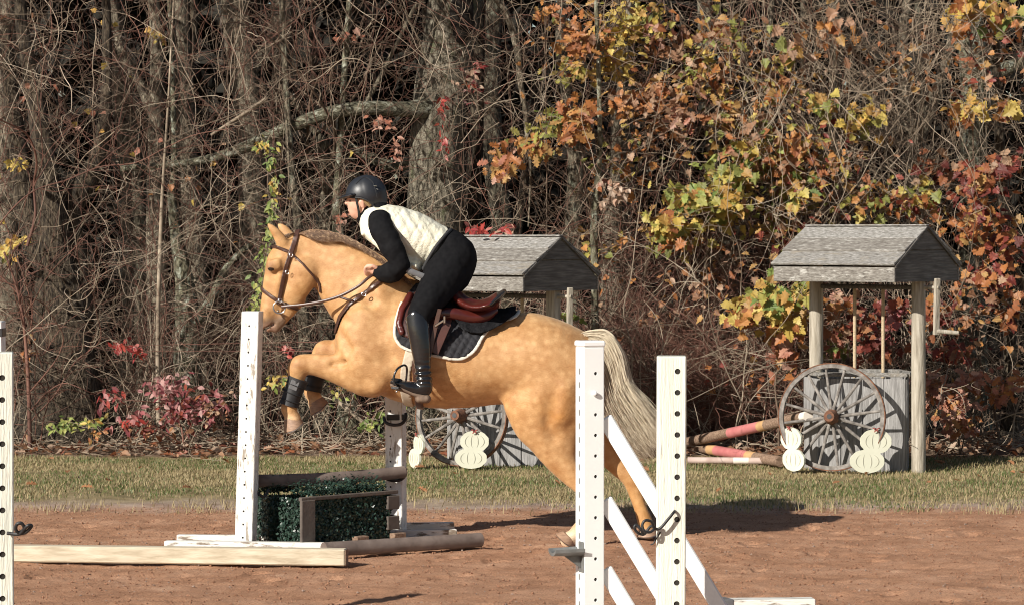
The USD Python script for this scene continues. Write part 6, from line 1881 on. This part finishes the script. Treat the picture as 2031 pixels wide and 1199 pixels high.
rail('brown round rail resting in the cups between the two peeling jump posts', P(498, 953, bl[1] + .12), P(801, 935, br[1] - .115), .037, brown_pole)
rail('brown round ground rail lying on the sand in front of the hedge boxes', G(642, 1104) + [0, 0, .042], G(953, 1084) + [0, 0, .042], .042, brown_pole)

# square timber lying across the left foreground
pale_timber = mat('pale_raw_timber', [(.3, (.33, .27, .185)), (.5, (.48, .415, .305)), (.7, (.60, .54, .42))], scale=(.9, 9, 9), noise=4, detail=9, rough=.8, bump=(16, .004, .6), coord='position', blotch=(2.0, (.42, .36, .28), .6, .75))
tb = Thing('timber_beam', 'long pale square timber lying on the sand across the left foreground', 'timber', G(330, 1117))
a, b = G(-140, 1112) + [0, .045, .046], G(686, 1122) + [0, .045, .046]
tb.part('beam', beam(a, b, .092, .090, c=.007), pale_timber)
e = (b - a) / np.linalg.norm(b - a)
tb.part('cut_end', beam(b + e * .0005, b + e * .004, .086, .084, c=.001), pole_wood)

# artificial hedge boxes under the rail
box_m = mat('brown_box_board', [(.3, (.065, .052, .044)), (.6, (.115, .095, .080))], noise=9, detail=7, rough=.8, bump=(30, .003, .6))
leaf_dark = mat('boxwood_leaf', [(.2, (.020, .044, .031)), (.5, (.044, .086, .062)), (.85, (.12, .175, .135))], noise=3, rough=.38, island=1.0, coord='position', spec=.5)
ju = (br - bl) / np.linalg.norm(br - bl)
jn = np.array([ju[1], -ju[0], 0])          # towards the camera's right


def hedge(label, c, L, D, Hh, seed, n, boards=True):
    r = np.random.default_rng(seed)
    t = Thing('hedge_box', label, 'hedge box', c)
    o = lambda u, v, z: c + ju * u + jn * v + [0, 0, z]
    if boards:
        t.part('end_board', beam(o(-L / 2 + .0, D / 2 + .012, .0), o(-L / 2 + .0, D / 2 + .012, Hh), .10, .022, up=jn), box_m)
        for z in (Hh - .05, .115):
            t.part('slat', beam(o(L / 2 - .035, D / 2 + .014, z), o(L / 2 + .055, D / 2 + .014, z), .022, .08), box_m)
            t.part('slat', beam(o(L / 2 + .045, D / 2, z), o(L / 2 + .045, -D / 2, z), .022, .08), box_m)
        t.part('top_board', beam(o(-L / 2 - .05, D / 2 + .004, Hh + .006), o(L / 2 + .05, D / 2 + .004, Hh + .010), .03, .022), box_m)
        t.part('foot_block', beam(o(.02, D / 2 + .03, .028), o(.11, D / 2 + .03, .028), .05, .055), pole_wood)
        t.part('foot_block', beam(o(L / 2 - .01, D / 2 + .03, .028), o(L / 2 + .08, D / 2 + .03, .028), .05, .055), pole_wood)
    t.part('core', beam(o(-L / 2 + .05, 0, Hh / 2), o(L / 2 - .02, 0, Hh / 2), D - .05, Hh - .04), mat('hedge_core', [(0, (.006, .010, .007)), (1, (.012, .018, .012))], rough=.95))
    # leaves over front, top and ends
    Vs, Fs = [], []
    face = r.uniform(0, 1, n)
    u, v, z = r.uniform(-L / 2 + (.05 if boards else 0), L / 2, n), r.uniform(-D / 2, D / 2, n), r.uniform(.0, Hh, n)
    jit = lambda s: r.normal(0, s, n)
    fr, tp = face < .52, (face >= .52) & (face < .80)
    lf, bk = (face >= .80) & (face < .92), face >= .92
    v = np.where(fr, D / 2 - .012 + np.abs(jit(.010)) * 1.1, v); z = np.where(tp, Hh + .016 + np.abs(jit(.034)), z)
    u = np.where(lf, -L / 2 - (.0) + jit(.012), u); v = np.where(bk, -D / 2 + jit(.012), v)
    ctr = c + u[:, None] * ju + v[:, None] * jn + z[:, None] * np.array([0, 0, 1.0])
    nrm = np.where(fr[:, None], jn, np.where(tp[:, None], [0, 0, 1.0], np.where(lf[:, None], -ju, -jn))) + r.normal(0, .55, (n, 3))
    nrm /= np.linalg.norm(nrm, axis=1, keepdims=True)
    a = r.normal(0, 1, (n, 3)); a -= nrm * (a * nrm).sum(1, keepdims=True); a /= np.linalg.norm(a, axis=1, keepdims=True)
    b = np.cross(nrm, a)
    s = r.uniform(.007, .014, n)[:, None]
    V = np.stack([ctr - a * s, ctr + b * s * .6, ctr + a * s, ctr - b * s * .6], 1).reshape(-1, 3)
    f = (np.array([(0, 1, 2), (0, 2, 3)])[None] + 4 * np.arange(n)[:, None, None]).reshape(-1, 3)
    t.part('foliage', (V, f), leaf_dark, kind='stuff')
    return t


hc = G(664, 1082); hc = hc + np.array([0, .10, 0])
hedge('dark green artificial hedge in a brown slatted box under the jump rail', hc, .62, .24, .285, 3, 9000)
hc2 = G(540, 1079) + np.array([0, .16, 0])
hedge('dark green artificial hedge block behind the near peeling jump post', hc2, .26, .26, .285, 4, 5200, boards=False)

# ------------------------------------------------------------------ foreground standards
# smooth white wing standard
dA = 10.92
pA = np.array([(1170 - CX) * dA / F, dA, 0])
hA = 1.385
yA = math.radians(21)
wing = standard('smooth white wing standard with three slanted slats, right of the horse rump', pA, hA, .083, yA, white_vinyl,
                rowf(.006, hA, .0066, z0=.097) + [('l', .004, z, .0060, .014) for z in np.arange(.06, hA - .05, .0508)])
v, f = cbox((.090, .090, .022), .005)
wing.part('cap', (rotz(v, yA) + pA + [0, 0, hA + .011], f), white_vinyl)
e = trimesh.creation.icosphere(2, .010)
wing.part('knob', (np.array(e.vertices) * [1, .6, 1] + P(1179, 779, dA - .048), e.faces), white_vinyl, smooth=True)
for k, y0 in enumerate((832, 994, 1132)):
    xe = 1200 + (1424 - y0) / 1.64
    a, b = P(1199, y0 - 4, dA + .012), P(xe, 1424, dA + .012)
    wing.part('slat', beam(a, b, .034, .058, up=(.8, 0, .6), c=.005), white_vinyl)
wing.part('foot_rail', beam(P(1190, 1418, dA + .012), P(1640, 1418, dA + .012), .06, .07), white_vinyl)
wing.part('foot_rail', beam(pA + [0, -.45, .025], pA + [0, .45, .025], .06, .05, c=.006), white_vinyl)
# its grey cup
nl = np.array([-math.cos(yA), -math.sin(yA), 0]); tl = np.array([math.sin(yA), -math.cos(yA), 0])
q0 = P(1154, 1092, dA - .03)
cupA = wing.part('pole_cup', beam(q0 + [0, 0, .036] - nl * .002, q0 + [0, 0, -.078] - nl * .002, .046, .014, up=nl, c=.002), grey_iron)
q = np.linspace(-1, 1, 9)
tray = []
for sx in np.linspace(0, 1, 5):
    for k in q:
        p = q0 + nl * (.115 * sx + .004) + tl * (k * .042 * (1 - .15 * sx)) + np.array([0, 0, -.006 + .020 * k * k * (1 - .3 * sx) + .004 * sx])
        tray.append(p)
tray = np.array(tray)
i, j = np.meshgrid(np.arange(4), np.arange(8), indexing='ij')
a = (i * 9 + j).ravel()
tf = np.vstack([np.stack([a, a + 9, a + 10], 1), np.stack([a, a + 10, a + 1], 1)])
tt = np.vstack([tray, tray - [0, 0, .012]])
edge_i = list(range(0, 9)) + [8 + 9 * k for k in range(1, 5)] + list(range(43, 35, -1)) + [9 * k for k in range(3, 0, -1)]
ef = []
for k in range(len(edge_i)):
    a0, b0 = edge_i[k], edge_i[(k + 1) % len(edge_i)]
    ef += [(a0, b0, b0 + 45), (a0, b0 + 45, a0 + 45)]
wing.part('cup_tray', (tt, np.vstack([tf, tf[:, ::-1] + 45, np.array(ef)])), grey_iron, parent=cupA)
gus = np.array([q0 + nl * .006 + [0, 0, -.012], q0 + nl * .075 + [0, 0, -.012], q0 + nl * .006 + [0, 0, -.062]])
gm = np.vstack([gus - tl * .004, gus + tl * .004])
wing.part('cup_gusset', (gm, np.array([(0, 2, 1), (3, 4, 5), (0, 1, 4), (0, 4, 3), (1, 2, 5), (1, 5, 4), (2, 0, 3), (2, 3, 5)])), grey_iron, parent=cupA)

# weathered post with the bent pin
dB = 10.66
pB = np.array([(1329 - CX) * dB / F, dB, 0])
stB = standard('weathered cream jump post with a bent iron pin, right foreground', pB, 1.36, .106, math.radians(-2), white_old, rowf(.021, 1.36, .0105, z0=.041), lean=(.004, 0))
stB.part('foot_board', beam(pB + [-.40, -.085, .025], pB + [.40, -.085, .025], .05, .05), foot_m)
stB.part('foot_board', beam(pB + [-.40, .085, .025], pB + [.40, .085, .025], .05, .05), foot_m)
fz = dB - .062
cup(stB, [P(x, y, fz + z) for x, y, z in ((1338, 1013, .04), (1337, 1014, -.012), (1324, 1030, -.02), (1311, 1045, -.02), (1302, 1048, -.02), (1296, 1042, -.03), (1292, 1033, -.04), (1280, 1031, -.05), (1274, 1040, -.05), (1278, 1052, -.05), (1290, 1054, -.04), (1298, 1046, -.02), (1290, 1043, .0), (1278, 1058, .0), (1266, 1056, -.02), (1258, 1046, -.03), (1262, 1040, -.03), (1272, 1050, -.03), (1276, 1060, -.02))], .0052, black_iron, 'bent_pin')
stB.part('pin_blade', tube(smooth_path([P(1310, 1054, fz), P(1302, 1066, fz), P(1296, 1077, fz), P(1290, 1079, fz)], 4), [.003] * 12 + [.002], 6), black_iron, smooth=True)

# post cut by the left edge
dC = 10.2
pC = np.array([(-3 - CX) * dC / F, dC, 0])
stC = standard('cream drilled jump post cut by the left edge of the view', pC, 1.392, .107, math.radians(9), white_old, rowf(.016, 1.392, .0105, z0=.04), lean=(-.002, 0))
stC.part('foot_board', beam(pC + [-.40, -.085, .025], pC + [.30, -.085, .025], .05, .05), foot_m)
stC.part('foot_board', beam(pC + [-.40, .085, .025], pC + [.30, .085, .025], .05, .05), foot_m)
fz = dC - .05
cup(stC, [P(x, y, fz + z) for x, y, z in ((14, 1056, -.012), (28, 1058, -.014), (40, 1057, -.02), (48, 1047, -.03), (43, 1037, -.04), (34, 1038, -.04), (31, 1048, -.03), (38, 1056, -.02), (50, 1055, -.02), (60, 1046, -.03), (62, 1041, -.03), (54, 1042, -.04), (44, 1052, -.02), (34, 1056, .0))], .0062, black_iron, 'pole_cup')

# banded white post at the edge behind it, whose shadow crosses the sand
dD = 12.9
pD = np.array([(-15 - CX) * dD / F, dD, 0])
stD = standard('white jump post with a black band, mostly outside the left edge', pD, 1.422, .100, 0.0, white_peel, [])
stD.part('black_band', beam(P(-15, 650, dD), P(-15, 667, dD), .1035, .1035, up=(0, 1, 0), c=.002), black_iron)
stD.part('foot_board', beam(pD + [-.4, -.08, .025], pD + [.05, -.08, .025], .05, .05), foot_m)

# white board at the lower right
wb = Thing('white_board', 'low white board with a grey block at its end, lower right on the sand', 'board', G(1520, 1206))
wb.part('board', beam(G(1446, 1206) + [0, 0, .024], G(1614, 1204) + [0, 0, .024], .10, .046), foot_m)
wb.part('grey_block', beam(G(1424, 1207) + [0, 0, .026], G(1447, 1206) + [0, 0, .026], .11, .052), patch_m)
